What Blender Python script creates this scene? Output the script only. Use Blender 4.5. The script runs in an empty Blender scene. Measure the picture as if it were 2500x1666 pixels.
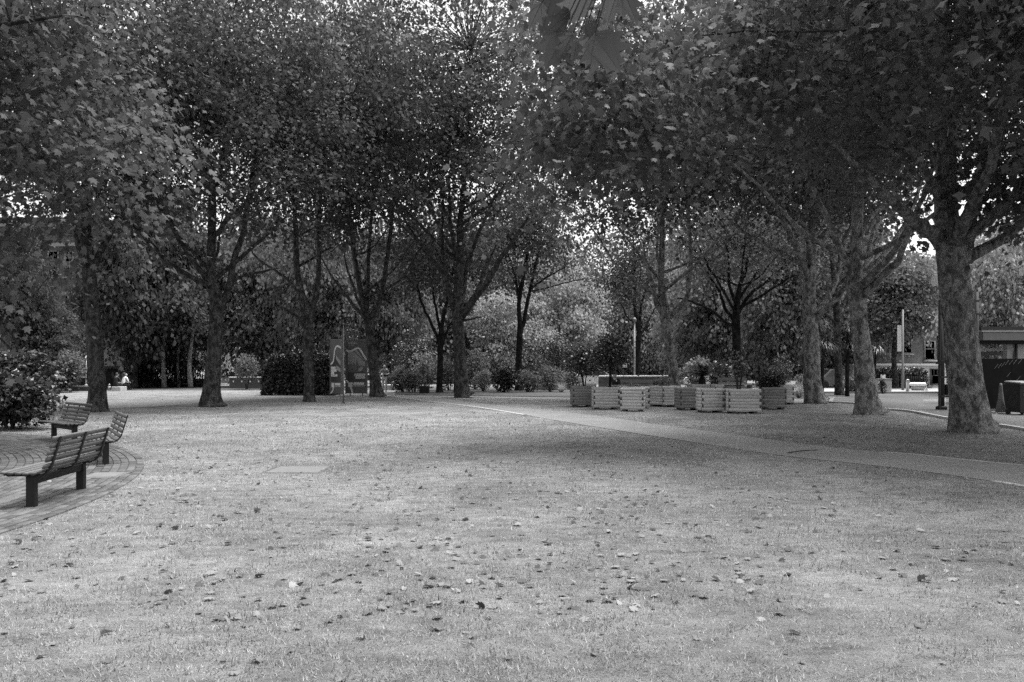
import bpy, math, random
import numpy as np
from mathutils import Vector, Matrix

R = math.radians
rng = np.random.default_rng(7)
random.seed(7)
SC = bpy.context.scene
COL = SC.collection

# ---------------------------------------------------------------- camera
F_PX, CX, HY, CAM_H = 1944.0, 1250.0, 897.0, 1.6
cam_data = bpy.data.cameras.new('camera')
cam_data.lens = 28.0
cam_data.sensor_width = 36.0
cam_data.shift_y = (HY - 833.0) / 2500.0
cam_data.clip_start = 0.05
cam_data.clip_end = 2000.0
cam = bpy.data.objects.new('camera', cam_data)
COL.objects.link(cam)
cam.location = (0, 0, CAM_H)
cam.rotation_euler = (R(90), 0, 0)
SC.camera = cam

# ---------------------------------------------------------------- sky and sun (bright overcast, monochrome photograph)
SUN_EL, SUN_AZ = R(74), R(62)          # azimuth measured from +Y towards +X
world = bpy.data.worlds.new('World')
SC.world = world
world.use_nodes = True
wn = world.node_tree
wn.nodes.clear()
sky = wn.nodes.new('ShaderNodeTexSky')
sky.sky_type = 'NISHITA'
sky.sun_disc = False
sky.sun_elevation = SUN_EL
sky.sun_rotation = SUN_AZ
sky.dust_density = 4.0
sky.air_density = 1.6
bw = wn.nodes.new('ShaderNodeRGBToBW')
bg = wn.nodes.new('ShaderNodeBackground')
bg.inputs['Strength'].default_value = 0.065
wo = wn.nodes.new('ShaderNodeOutputWorld')
wn.links.new(sky.outputs[0], bw.inputs[0])
wn.links.new(bw.outputs[0], bg.inputs[0])
wn.links.new(bg.outputs[0], wo.inputs[0])

sun_l = bpy.data.lights.new('sun', 'SUN')
sun_l.energy = 1.5
sun_l.angle = R(40)
sun_l.color = (1, 1, 1)
sun = bpy.data.objects.new('sun', sun_l)
COL.objects.link(sun)
sd = Vector((math.sin(SUN_AZ) * math.cos(SUN_EL), math.cos(SUN_AZ) * math.cos(SUN_EL), math.sin(SUN_EL)))
sun.rotation_euler = sd.to_track_quat('Z', 'Y').to_euler()

SC.view_settings.view_transform = 'Standard'
SC.view_settings.look = 'None'
SC.view_settings.gamma = 1.0
SC.view_settings.use_curve_mapping = False
SC.view_settings.exposure = 2.42
SC.render.engine = 'CYCLES'
SC.cycles.use_denoising = False
SC.cycles.max_bounces = 7
SC.cycles.diffuse_bounces = 4
SC.cycles.transmission_bounces = 5
SC.cycles.glossy_bounces = 2
SC.cycles.sample_clamp_indirect = 6.0

# ---------------------------------------------------------------- helpers
def G(u, v):
    """ground point seen at photo pixel (u, v)"""
    Y = CAM_H * F_PX / (v - HY)
    return np.array([(u - CX) / F_PX * Y, Y, 0.0])

def P(u, v, Y):
    return np.array([(u - CX) / F_PX * Y, Y, CAM_H - (v - HY) / F_PX * Y])

def GX(u, Y):
    return (u - CX) / F_PX * Y

def tag(o, label=None, cat=None, group=None, kind=None):
    if label: o['label'] = label
    if cat: o['category'] = cat
    if group: o['group'] = group
    if kind: o['kind'] = kind
    return o

def empty(name, loc=(0, 0, 0), rz=0.0, label=None, cat=None, group=None):
    o = bpy.data.objects.new(name, None)
    o.empty_display_size = 0.1
    COL.objects.link(o)
    o.location = tuple(loc)
    o.rotation_euler = (0, 0, rz)
    return tag(o, label, cat, group)

def raw_mesh(name, verts, loops, sizes, mats, midx=None, tone=None, smooth=False):
    me = bpy.data.meshes.new(name)
    verts = np.asarray(verts, dtype=np.float32)
    loops = np.asarray(loops, dtype=np.int32)
    sizes = np.asarray(sizes, dtype=np.int32)
    me.vertices.add(len(verts))
    me.vertices.foreach_set('co', verts.ravel())
    me.loops.add(len(loops))
    me.loops.foreach_set('vertex_index', loops)
    me.polygons.add(len(sizes))
    starts = np.zeros(len(sizes), dtype=np.int32)
    starts[1:] = np.cumsum(sizes)[:-1]
    me.polygons.foreach_set('loop_start', starts)
    for m in (mats if isinstance(mats, (list, tuple)) else [mats]):
        me.materials.append(m)
    if midx is not None:
        me.polygons.foreach_set('material_index', np.asarray(midx, dtype=np.int32))
    if smooth is not False:
        sm = np.ones(len(sizes), dtype=bool) if smooth is True else np.asarray(smooth, dtype=bool)
        me.polygons.foreach_set('use_smooth', sm)
    me.update(calc_edges=True)
    if tone is not None:
        a = me.attributes.new('tone', 'FLOAT', 'FACE')
        a.data.foreach_set('value', np.asarray(tone, dtype=np.float32))
    return me

def link(name, me, parent=None, loc=None, rot=None, scale=None):
    o = bpy.data.objects.new(name, me)
    COL.objects.link(o)
    if parent is not None: o.parent = parent
    if loc is not None: o.location = tuple(loc)
    if rot is not None: o.rotation_euler = tuple(rot)
    if scale is not None: o.scale = tuple(scale)
    return o

class MB:
    """mesh builder: boxes, tubes, lathes, prisms, sheets gathered into one mesh"""
    def __init__(self):
        self.v, self.f, self.m, self.t, self.s = [], [], [], [], []
        self.n = 0
    def add(self, verts, faces, mi=0, tone=0.5, smooth=False):
        verts = np.asarray(verts, dtype=float)
        self.v.append(verts)
        for f in faces:
            self.f.append([i + self.n for i in f]); self.m.append(mi); self.t.append(tone); self.s.append(smooth)
        self.n += len(verts)
        return self
    def box(self, c, s, rz=0.0, mi=0, tone=0.5, bev=0.0, rx=0.0):
        hx, hy, hz = s[0] / 2, s[1] / 2, s[2] / 2
        b = min(bev, hx * .8, hy * .8, hz * .8)
        if b <= 0:
            vs = np.array([[x, y, z] for z in (-hz, hz) for y in (-hy, hy) for x in (-hx, hx)])
            fs = [[0, 2, 3, 1], [4, 5, 7, 6], [0, 1, 5, 4], [1, 3, 7, 5], [3, 2, 6, 7], [2, 0, 4, 6]]
        else:
            vs, ix = [], {}
            for sx in (-1, 1):
                for sy in (-1, 1):
                    for sz in (-1, 1):
                        for a in range(3):
                            p = [sx * (hx - b), sy * (hy - b), sz * (hz - b)]
                            p[a] = (sx * hx, sy * hy, sz * hz)[a]
                            ix[(sx, sy, sz, a)] = len(vs); vs.append(p)
            vs = np.array(vs); fs = []
            for a in range(3):
                o1, o2 = (a + 1) % 3, (a + 2) % 3
                for sg in (-1, 1):
                    q = []
                    for (s1, s2) in ((-1, -1), (1, -1), (1, 1), (-1, 1)):
                        k = [0, 0, 0]; k[a] = sg; k[o1] = s1; k[o2] = s2
                        q.append(ix[(*k, a)])
                    fs.append(q if sg > 0 else q[::-1])
            for a in range(3):
                o1, o2 = (a + 1) % 3, (a + 2) % 3
                for s1 in (-1, 1):
                    for s2 in (-1, 1):
                        q = []
                        for (sg, ax) in ((-1, o1), (1, o1), (1, o2), (-1, o2)):
                            k = [0, 0, 0]; k[a] = sg; k[o1] = s1; k[o2] = s2
                            q.append(ix[(*k, ax)])
                        fs.append(q if s1 * s2 < 0 else q[::-1])
            for sx in (-1, 1):
                for sy in (-1, 1):
                    for sz in (-1, 1):
                        q = [ix[(sx, sy, sz, a)] for a in range(3)]
                        fs.append(q if sx * sy * sz > 0 else q[::-1])
        if rx:
            c_, s_ = math.cos(rx), math.sin(rx)
            vs = vs @ np.array([[1, 0, 0], [0, c_, s_], [0, -s_, c_]])
        if rz:
            c_, s_ = math.cos(rz), math.sin(rz)
            vs = vs @ np.array([[c_, s_, 0], [-s_, c_, 0], [0, 0, 1]])
        return self.add(vs + np.asarray(c, dtype=float), fs, mi, tone)
    def tube(self, pts, rad, sides=8, mi=0, tone=0.5, cap=True, smooth=True, ell=None):
        vs, fs = tube_arrays(pts, rad, sides, cap)
        return self.add(vs, fs, mi, tone, smooth)
    def lathe(self, prof, c=(0, 0, 0), sides=16, mi=0, tone=0.5, smooth=True):
        """profile [(r, z), ...] turned about the vertical through c"""
        vs, fs = [], []
        for r, z in prof:
            for k in range(sides):
                a = 2 * math.pi * k / sides
                vs.append([c[0] + r * math.cos(a), c[1] + r * math.sin(a), c[2] + z])
        for i in range(len(prof) - 1):
            for k in range(sides):
                k2 = (k + 1) % sides
                fs.append([i * sides + k, i * sides + k2, (i + 1) * sides + k2, (i + 1) * sides + k])
        if prof[0][0] > 1e-4: fs.append(list(range(sides))[::-1])
        if prof[-1][0] > 1e-4: fs.append([(len(prof) - 1) * sides + k for k in range(sides)])
        return self.add(vs, fs, mi, tone, smooth)
    def prism(self, poly, d, origin, ax, ay, an, mi=0, tone=0.5):
        """2-D polygon in the frame (ax, ay) at origin, pushed d along an"""
        poly = np.asarray(poly, dtype=float)
        o = np.asarray(origin, dtype=float); ax, ay, an = (np.asarray(q, dtype=float) for q in (ax, ay, an))
        a = o + poly[:, :1] * ax + poly[:, 1:2] * ay
        b = a + d * an
        n = len(poly)
        fs = [list(range(n))[::-1], [n + i for i in range(n)]]
        fs += [[i, (i + 1) % n, n + (i + 1) % n, n + i] for i in range(n)]
        return self.add(np.vstack([a, b]), fs, mi, tone)
    def build(self, name, mats, parent=None, world=True, loc=None, rot=None):
        v = np.vstack(self.v)
        if parent is not None and world and loc is None:
            v = v - np.array(parent.location)
        sizes = [len(f) for f in self.f]
        loops = [i for f in self.f for i in f]
        me = raw_mesh(name, v, loops, sizes, mats, self.m, self.t, self.s)
        return link(name, me, parent, loc, rot)

def tube_arrays(pts, rad, sides=8, cap=True):
    pts = np.asarray(pts, dtype=float)
    n = len(pts)
    rad = np.asarray(rad, dtype=float) if np.ndim(rad) else np.full(n, rad)
    tan = np.gradient(pts, axis=0)
    tan /= np.linalg.norm(tan, axis=1, keepdims=True) + 1e-9
    ref = np.array([1.0, 0, 0]) if abs(tan[0][0]) < .9 else np.array([0, 1.0, 0])
    u = np.cross(tan[0], ref); u /= np.linalg.norm(u)
    ang = np.arange(sides) * 2 * np.pi / sides
    vs = np.zeros((n, sides, 3))
    for i in range(n):
        u = u - tan[i] * np.dot(u, tan[i]); u /= np.linalg.norm(u) + 1e-9
        w = np.cross(tan[i], u)
        vs[i] = pts[i] + rad[i] * (np.cos(ang)[:, None] * u + np.sin(ang)[:, None] * w)
    vs = vs.reshape(-1, 3)
    fs = []
    for i in range(n - 1):
        for k in range(sides):
            k2 = (k + 1) % sides
            fs.append([i * sides + k, i * sides + k2, (i + 1) * sides + k2, (i + 1) * sides + k])
    if cap:
        fs.append(list(range(sides))[::-1]); fs.append([(n - 1) * sides + k for k in range(sides)])
    return vs, fs

def smooth_path(pts, per=4):
    """Catmull-Rom through rows of values"""
    p = np.asarray(pts, dtype=float)
    q = np.vstack([2 * p[0] - p[1], p, 2 * p[-1] - p[-2]])
    out = []
    for i in range(1, len(q) - 2):
        for t in np.linspace(0, 1, per, endpoint=False):
            a, b, c, d = q[i - 1], q[i], q[i + 1], q[i + 2]
            out.append(.5 * (2 * b + (c - a) * t + (2 * a - 5 * b + 4 * c - d) * t * t + (3 * b - a - 3 * c + d) * t ** 3))
    out.append(p[-1])
    return np.array(out)

def unit(a):
    return a / (np.linalg.norm(a, axis=-1, keepdims=True) + 1e-9)

# ---------------------------------------------------------------- materials (all greys: the photograph is monochrome)
def nd(nt, typ, **kw):
    n = nt.nodes.new(typ)
    for k, val in kw.items():
        if k in n.inputs: n.inputs[k].default_value = val
        else: setattr(n, k, val)
    return n

def new_mat(name):
    m = bpy.data.materials.new(name)
    m.use_nodes = True
    nt = m.node_tree
    b = nt.nodes['Principled BSDF']
    return m, nt, b

def g4(x): return (x, x, x, 1)

def ramp(nt, fac, stops):
    r = nt.nodes.new('ShaderNodeValToRGB')
    el = r.color_ramp.elements
    el[0].position, el[0].color = stops[0][0], g4(stops[0][1])
    el[1].position, el[1].color = stops[-1][0], g4(stops[-1][1])
    for p, c in stops[1:-1]:
        e = el.new(p); e.color = g4(c)
    nt.links.new(fac, r.inputs[0])
    return r.outputs[0]

def noise(nt, scale, detail=4, rough=.6, vec=None, dist=0.0):
    n = nd(nt, 'ShaderNodeTexNoise', Scale=scale, Detail=detail, Roughness=rough, Distortion=dist)
    if vec is not None: nt.links.new(vec, n.inputs['Vector'])
    return n.outputs['Fac']

def mapped(nt, scale=(1, 1, 1), kind='Object'):
    tc = nt.nodes.new('ShaderNodeTexCoord')
    mp = nd(nt, 'ShaderNodeMapping')
    mp.inputs['Scale'].default_value = scale
    nt.links.new(tc.outputs[kind], mp.inputs[0])
    return mp.outputs[0]

def mul(nt, a, b):
    n = nt.nodes.new('ShaderNodeMix'); n.data_type = 'RGBA'; n.blend_type = 'MULTIPLY'; n.inputs[0].default_value = 1
    for s, x in ((n.inputs[6], a), (n.inputs[7], b)):
        if isinstance(x, float): s.default_value = g4(x)
        else: nt.links.new(x, s)
    return n.outputs[2]

def bump(nt, b, h, strength=.5, dist=.02):
    n = nd(nt, 'ShaderNodeBump', Strength=strength, Distance=dist)
    nt.links.new(h, n.inputs['Height'])
    nt.links.new(n.outputs[0], b.inputs['Normal'])

def plain(name, c, rough=.7, var=.25, scale=6.0, bmp=0.0, spec=.4, metal=0.0, stretch=(1, 1, 1), detail=5):
    """base grey c with noise of relative amplitude var"""
    m, nt, b = new_mat(name)
    vec = mapped(nt, stretch)
    f = noise(nt, scale, detail, .65, vec)
    nt.links.new(ramp(nt, f, [(.25, c * (1 - var)), (.75, c * (1 + var))]), b.inputs['Base Color'])
    b.inputs['Roughness'].default_value = rough
    b.inputs['Specular IOR Level'].default_value = spec
    b.inputs['Metallic'].default_value = metal
    if bmp: bump(nt, b, noise(nt, scale * 4, 6, .7, vec), bmp, .01)
    return m

def toned(name, lo, hi, rough=.7, var=.3, scale=8.0, bmp=0.0, stretch=(1, 1, 1), spec=.35):
    """grey between lo and hi by the face attribute 'tone', with grain"""
    m, nt, b = new_mat(name)
    at = nd(nt, 'ShaderNodeAttribute', attribute_name='tone')
    vec = mapped(nt, stretch)
    f = noise(nt, scale, 5, .65, vec)
    c = ramp(nt, at.outputs['Fac'], [(0, lo), (1, hi)])
    c = mul(nt, c, ramp(nt, f, [(.25, 1 - var), (.75, 1.0)]))
    nt.links.new(c, b.inputs['Base Color'])
    b.inputs['Roughness'].default_value = rough
    b.inputs['Specular IOR Level'].default_value = spec
    if bmp: bump(nt, b, noise(nt, scale * 3, 6, .7, vec), bmp, .01)
    return m

def leaf_mat(name, lo, hi, trans=.35, rough=.55, spec=.18):
    m, nt, b = new_mat(name)
    at = nd(nt, 'ShaderNodeAttribute', attribute_name='tone')
    c = ramp(nt, at.outputs['Fac'], [(0, lo), (1, hi)])
    nt.links.new(c, b.inputs['Base Color'])
    b.inputs['Roughness'].default_value = rough
    b.inputs['Specular IOR Level'].default_value = spec
    t = nt.nodes.new('ShaderNodeBsdfTranslucent')
    nt.links.new(mul(nt, c, 1.0), t.inputs[0])
    mx = nt.nodes.new('ShaderNodeMixShader'); mx.inputs[0].default_value = trans
    nt.links.new(b.outputs[0], mx.inputs[1]); nt.links.new(t.outputs[0], mx.inputs[2])
    nt.links.new(mx.outputs[0], nt.nodes['Material Output'].inputs[0])
    return m

def bark_mat(name, dark, light, patch=3.0, bias=.5):
    """flaking plane bark: dark plates over paler under-bark"""
    m, nt, b = new_mat(name)
    vec = mapped(nt, (1, 1, .62))
    p = noise(nt, patch, 8, .66, vec, .3)
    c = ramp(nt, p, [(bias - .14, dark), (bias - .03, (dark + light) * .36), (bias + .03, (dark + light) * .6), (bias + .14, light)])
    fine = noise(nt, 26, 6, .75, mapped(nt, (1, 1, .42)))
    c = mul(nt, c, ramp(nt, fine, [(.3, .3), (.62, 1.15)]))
    nt.links.new(c, b.inputs['Base Color'])
    b.inputs['Roughness'].default_value = .9
    b.inputs['Specular IOR Level'].default_value = .06
    ad = nt.nodes.new('ShaderNodeMath'); ad.operation = 'ADD'
    nt.links.new(p, ad.inputs[0]); nt.links.new(fine, ad.inputs[1])
    bump(nt, b, ad.outputs[0], 1.0, .09)
    return m

def ground_mat(name):
    """dry mown grass: straw, worn earth and greener tufts"""
    m, nt, b = new_mat(name)
    vec = mapped(nt, (1, 1, 1))
    big = noise(nt, .55, 5, .6, vec, .4)
    mid = noise(nt, 4.5, 6, .7, mapped(nt, (.7, 1.3, 1)), .3)
    fine = noise(nt, 62, 5, .8, mapped(nt, (1, 1.6, 1)), .8)
    vfine = noise(nt, 210, 3, .8, mapped(nt, (1.6, 1, 1)), .5)
    c = ramp(nt, big, [(.3, .135), (.46, .18), (.58, .225), (.7, .265)])
    c = mul(nt, c, ramp(nt, mid, [(.28, .5), (.5, .92), (.72, 1.3)]))
    c = mul(nt, c, ramp(nt, fine, [(.3, .45), (.52, 1.0), (.75, 1.35)]))
    c = mul(nt, c, ramp(nt, vfine, [(.3, .6), (.7, 1.25)]))
    nt.links.new(c, b.inputs['Base Color'])
    b.inputs['Roughness'].default_value = .95
    b.inputs['Specular IOR Level'].default_value = .1
    ad = nt.nodes.new('ShaderNodeMath'); ad.operation = 'ADD'
    nt.links.new(fine, ad.inputs[0]); nt.links.new(mid, ad.inputs[1])
    bump(nt, b, ad.outputs[0], .8, .03)
    return m

def asphalt_mat(name, c):
    m, nt, b = new_mat(name)
    vec = mapped(nt, (1, 1, 1))
    col = ramp(nt, noise(nt, .8, 5, .6, vec), [(.3, c * .8), (.7, c * 1.15)])
    col = mul(nt, col, ramp(nt, noise(nt, 140, 3, .8, vec), [(.3, .65), (.7, 1.2)]))
    nt.links.new(col, b.inputs['Base Color'])
    b.inputs['Roughness'].default_value = .9
    bump(nt, b, noise(nt, 120, 3, .8, vec), .5, .006)
    return m

def brick_mat(name, c, mortar):
    m, nt, b = new_mat(name)
    tc = nt.nodes.new('ShaderNodeTexCoord')
    mp = nd(nt, 'ShaderNodeMapping'); mp.inputs['Rotation'].default_value = (R(90), 0, 0)
    nt.links.new(tc.outputs['Object'], mp.inputs[0])
    br = nd(nt, 'ShaderNodeTexBrick', Scale=1.0)
    br.inputs['Color1'].default_value = g4(c * .8); br.inputs['Color2'].default_value = g4(c * 1.2); br.inputs['Mortar'].default_value = g4(mortar)
    br.inputs['Brick Width'].default_value = .225; br.inputs['Row Height'].default_value = .075; br.inputs['Mortar Size'].default_value = .01
    nt.links.new(mp.outputs[0], br.inputs['Vector'])
    c2 = mul(nt, br.outputs[0], ramp(nt, noise(nt, 1.2, 5, .6, tc.outputs['Object']), [(.3, .75), (.7, 1.1)]))
    nt.links.new(c2, b.inputs['Base Color'])
    b.inputs['Roughness'].default_value = .9
    return m

def wood_mat(name, lo, hi):
    m, nt, b = new_mat(name)
    at = nd(nt, 'ShaderNodeAttribute', attribute_name='tone')
    oi = nt.nodes.new('ShaderNodeObjectInfo')
    ad = nt.nodes.new('ShaderNodeMath'); ad.operation = 'ADD'
    nt.links.new(at.outputs['Fac'], ad.inputs[0]); nt.links.new(oi.outputs['Random'], ad.inputs[1])
    ha = nt.nodes.new('ShaderNodeMath'); ha.operation = 'MULTIPLY'; ha.inputs[1].default_value = .5
    nt.links.new(ad.outputs[0], ha.inputs[0])
    c = ramp(nt, ha.outputs[0], [(0, lo), (1, hi)])
    tc = nt.nodes.new('ShaderNodeTexCoord')
    sh = nt.nodes.new('ShaderNodeVectorMath'); sh.operation = 'ADD'
    sc_ = nt.nodes.new('ShaderNodeVectorMath'); sc_.operation = 'SCALE'; sc_.inputs['Scale'].default_value = 37.0
    cb = nt.nodes.new('ShaderNodeCombineXYZ')
    for k in range(3): nt.links.new(oi.outputs['Random'], cb.inputs[k])
    nt.links.new(cb.outputs[0], sc_.inputs[0])
    nt.links.new(tc.outputs['Object'], sh.inputs[0]); nt.links.new(sc_.outputs[0], sh.inputs[1])
    mp = nd(nt, 'ShaderNodeMapping'); mp.inputs['Scale'].default_value = (2.0, 30, 30)
    nt.links.new(sh.outputs[0], mp.inputs[0])
    grain = noise(nt, 1.0, 5, .65, mp.outputs[0], .8)
    c = mul(nt, c, ramp(nt, grain, [(.25, .6), (.6, 1.0)]))
    mp2 = nd(nt, 'ShaderNodeMapping'); mp2.inputs['Scale'].default_value = (3.4, 8, 8)
    nt.links.new(sh.outputs[0], mp2.inputs[0])
    vo = nd(nt, 'ShaderNodeTexVoronoi', Scale=1.2)
    nt.links.new(mp2.outputs[0], vo.inputs['Vector'])
    c = mul(nt, c, ramp(nt, vo.outputs['Distance'], [(.06, .4), (.12, 1.0)]))       # knots
    nt.links.new(c, b.inputs['Base Color'])
    b.inputs['Roughness'].default_value = .75
    b.inputs['Specular IOR Level'].default_value = .25
    bump(nt, b, grain, .3, .004)
    return m

M = {}
M['ground'] = ground_mat('dry_lawn')
M['path'] = asphalt_mat('worn_asphalt', .165)
M['asphalt'] = asphalt_mat('dark_asphalt', .07)
M['pavement'] = asphalt_mat('pale_pavement', .3)
M['earth'] = plain('bed_earth', .06, .95, .4, 6, .6)
M['edging'] = plain('edging_concrete', .34, .9, .3, 5, .3)
M['joint'] = plain('paving_joint', .045, .95, .4, 20)
M['paver'] = toned('clay_paver', .06, .125, .85, .4, 9, .5)
M['slab'] = plain('slab_concrete', .12, .9, .2, 9, .3)
M['iron'] = plain('cast_iron', .10, .6, .3, 12, .4, .5)
M['grass'] = leaf_mat('grass_blade', .055, .46, .3, .7, .2)
M['dryleaf'] = leaf_mat('dry_leaf', .035, .30, .2, .7, .25)
M['leaf'] = leaf_mat('plane_leaf', .038, .13, .52)
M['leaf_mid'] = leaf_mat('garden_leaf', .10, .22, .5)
M['leaf_pale_lit'] = leaf_mat('pale_lit_leaf', .23, .44, .5)  # pale grasses and shrub; on background trees the tone paints in brighter light
M['leaf_dark'] = leaf_mat('evergreen_leaf', .012, .04, .15, .35, .5)
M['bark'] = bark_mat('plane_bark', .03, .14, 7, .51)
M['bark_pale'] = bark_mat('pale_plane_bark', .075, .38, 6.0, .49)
M['bark_dark'] = bark_mat('dark_bark', .015, .045, 5, .5)
M['branch'] = plain('branch_bark', .03, .9, .3, 8)
M['pine'] = wood_mat('planter_timber', .34, .56)
M['pine_end'] = plain('timber_end_grain', .06, .85, .3, 30)
M['pine_grey'] = wood_mat('weathered_timber', .15, .27)
M['bench_wood'] = wood_mat('bench_timber', .065, .13)
M['black_metal'] = plain('black_painted_metal', .018, .6, .2, 10, 0, .2)
M['dark_metal'] = plain('dark_painted_metal', .035, .6, .25, 8, 0, .25)
M['grey_metal'] = plain('grey_painted_metal', .14, .45, .15, 6, 0, .5)
M['steel'] = plain('brushed_steel', .45, .35, .1, 8, 0, .5, .8)
M['white'] = plain('white_paint', .72, .55, .08, 4)
M['pale'] = plain('pale_concrete', .4, .85, .18, 5, .2)
M['brick'] = brick_mat('brown_brick', .075, .10)
M['brick_dark'] = brick_mat('dark_brick', .085, .13)
M['stone'] = plain('stone_trim', .22, .8, .15, 4)
M['black'] = plain('dark_interior', .012, .9, .2, 3)
M['hoarding'] = plain('hoarding_paint', .012, .85, .35, 2.5, 0, .08)
M['soil'] = plain('planter_soil', .035, .95, .5, 25, .5)
M['rubber'] = plain('black_rubber', .02, .8, .2, 10)
M['cone'] = plain('scuffed_cone', .12, .6, .4, 9)
M['cone_pale'] = plain('pale_cone', .5, .6, .2, 9)
M['bin'] = plain('bin_plastic', .03, .6, .2, 6, 0, .2)
M['skin'] = plain('skin', .34, .55, .08, 10)
M['shirt'] = plain('pale_shirt', .27, .85, .15, 14)
M['trousers'] = plain('pale_trousers', .46, .85, .15, 12)
M['dark_cloth'] = plain('dark_cloth', .018, .9, .3, 12)
M['hair'] = plain('short_hair', .05, .7, .2, 40)
M['panel'] = plain('panel_print', .072, .35, .12, 2, 0, .5)
M['panel_dark'] = plain('panel_photo_dark', .02, .35, .3, 3, 0, .5)
M['panel_sky'] = plain('panel_photo_sky', .24, .35, .08, 2, 0, .5)
M['panel_mid'] = plain('panel_photo_mid', .085, .35, .5, 9, 0, .5)
M['panel_light'] = plain('panel_ribbon', .55, .35, .05, 4, 0, .5)
M['sign_white'] = plain('sign_white', .75, .4, .04, 4)
def glass_mat():
    m, nt, b = new_mat('window_glass')
    b.inputs['Base Color'].default_value = g4(.02)
    b.inputs['Roughness'].default_value = .3
    b.inputs['Specular IOR Level'].default_value = .8
    return m
M['glass'] = glass_mat()
def globe_mat():
    m, nt, b = new_mat('smoked_globe')
    b.inputs['Base Color'].default_value = g4(.012); b.inputs['Roughness'].default_value = .08; b.inputs['Specular IOR Level'].default_value = .6
    return m
M['globe'] = globe_mat()

# ================================================================ SETTING
def sheet(name, poly, z, mat, kind='structure'):
    poly = [(p[0], p[1], z) for p in poly]
    mb = MB(); mb.add(poly, [list(range(len(poly)))])
    return tag(mb.build(name, mat), kind=kind)

def strip(name, left, right, z, mat):
    n = len(left); mb = MB()
    vs = [(*p[:2], z) for p in left] + [(*p[:2], z) for p in right]
    mb.add(vs, [[i, n + i, n + i + 1, i + 1] for i in range(n - 1)])
    return tag(mb.build(name, mat), kind='structure')

# ground, gently uneven near the camera
def gz(x, y):
    return .0022 * (np.sin(x * .9 + 1.3) * np.sin(y * .7) + .6 * np.sin(x * 1.9 - y * 1.3) + .5 * np.sin(x * .35 + y * .5)) - .004
def ground():
    gx = np.concatenate([[-600, -200, -90], np.linspace(-45, 45, 121), [90, 200, 600]])
    gy = np.concatenate([[-300, -60], np.linspace(-8, 70, 105), [110, 250, 900]])
    X, Y = np.meshgrid(gx, gy)
    Z = gz(X, Y)
    Z = np.where((Y < 44) & (Y > 1) & (np.abs(X) < 40), Z, -.004)
    nx, ny = len(gx), len(gy)
    v = np.stack([X.ravel(), Y.ravel(), Z.ravel()], 1)
    i = np.arange((ny - 1) * nx).reshape(ny - 1, nx)[:, :-1].ravel()
    q = np.stack([i, i + 1, i + nx + 1, i + nx], 1)
    me = raw_mesh('ground', v, q.ravel(), np.full(len(q), 4), M['ground'], smooth=True)
    tag(link('ground', me), kind='structure')
ground()

near_px = [(935, 965), (1060, 982), (1180, 997), (1413, 1036), (1636, 1071), (1750, 1089), (1912, 1113), (2080, 1131), (2220, 1147), (2360, 1166), (2500, 1188), (2700, 1226)]
far_px = [(1035, 967), (1105, 975), (1170, 985), (1381, 1006), (1636, 1041), (1750, 1056), (1912, 1078), (2080, 1098), (2230, 1110), (2360, 1124), (2500, 1137), (2700, 1155)]
PN = smooth_path([G(*p) for p in near_px], 4)
PF = smooth_path([G(*p) for p in far_px], 4)
strip('path', PN, PF, .003, M['path'])

def edging(name, line, w, h, mat, z0=-.05):
    """a raised strip along a ground line"""
    line = np.asarray(line)[:, :2]
    t = unit(np.gradient(line, axis=0)); nrm = np.stack([-t[:, 1], t[:, 0]], 1)
    a, b = line - nrm * w / 2, line + nrm * w / 2
    n = len(line); mb = MB()
    vs = [(*p, z0) for p in a] + [(*p, h) for p in a] + [(*p, h) for p in b] + [(*p, z0) for p in b]
    fs = []
    for i in range(n - 1):
        for r in range(3):
            fs.append([r * n + i, r * n + i + 1, (r + 1) * n + i + 1, (r + 1) * n + i])
    mb.add(vs, fs)
    return tag(mb.build(name, mat), kind='structure')

edging('kerb_near_path', PN[:11], .15, .016, M['edging'])
edging('kerb_path_corner', PN[38:], .11, .012, M['edging'])
edging('kerb_far_path', PF[30:], .07, .012, M['edging'])

# far cross path, left branch and asphalt yard on the right
cross_near = [G(-150, 1050), G(60, 1016), G(150, 1003), G(380, 993), G(500, 984), G(620, 976), G(780, 970), G(935, 966)]
cross_far = [G(-150, 1010), G(60, 992), G(150, 986), G(380, 976), G(500, 969), G(620, 965.5), G(780, 962), G(935, 956)]
strip('path_far_branch', smooth_path(cross_near, 3), smooth_path(cross_far, 3), .0015, M['path'])
strip('path_cross', [G(930, 966.5), G(1040, 968), G(1400, 977), G(1700, 982), G(1950, 985), G(2030, 984)], [G(900, 956), G(1040, 963), G(1400, 968), G(1700, 970), G(1950, 969), G(2040, 967)], .0045, M['path'])
kerb_line = smooth_path([G(2023, 984), G(2088, 987), G(2155, 1000), G(2225, 1007), G(2314, 1024), G(2421, 1039), G(2500, 1051), G(2620, 1075), G(2800, 1120)], 4)
back_line = [np.array([x, 48.5, 0]) for x in np.linspace(kerb_line[0][0] - 2, 60, len(kerb_line))]
strip('road', kerb_line, back_line, -.002, M['asphalt'])
edging('kerb_road', kerb_line, .14, .07, M['edging'])
# paved footway with a kerb beyond the road
mb = MB(); mb.box((28, 52.5, .04), (34, 8.0, .16)); tag(mb.build('pavement', M['pavement']), kind='structure')
mb = MB(); mb.box((0, 60, .004), (110, 9, .03)); tag(mb.build('road_far', M['asphalt']), kind='structure')
sheet('shrub_bed', [G(965, 964), G(1040, 966), G(1400, 971), G(1402, 958), G(1200, 948), G(965, 948)], .03, M['earth'])

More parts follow.
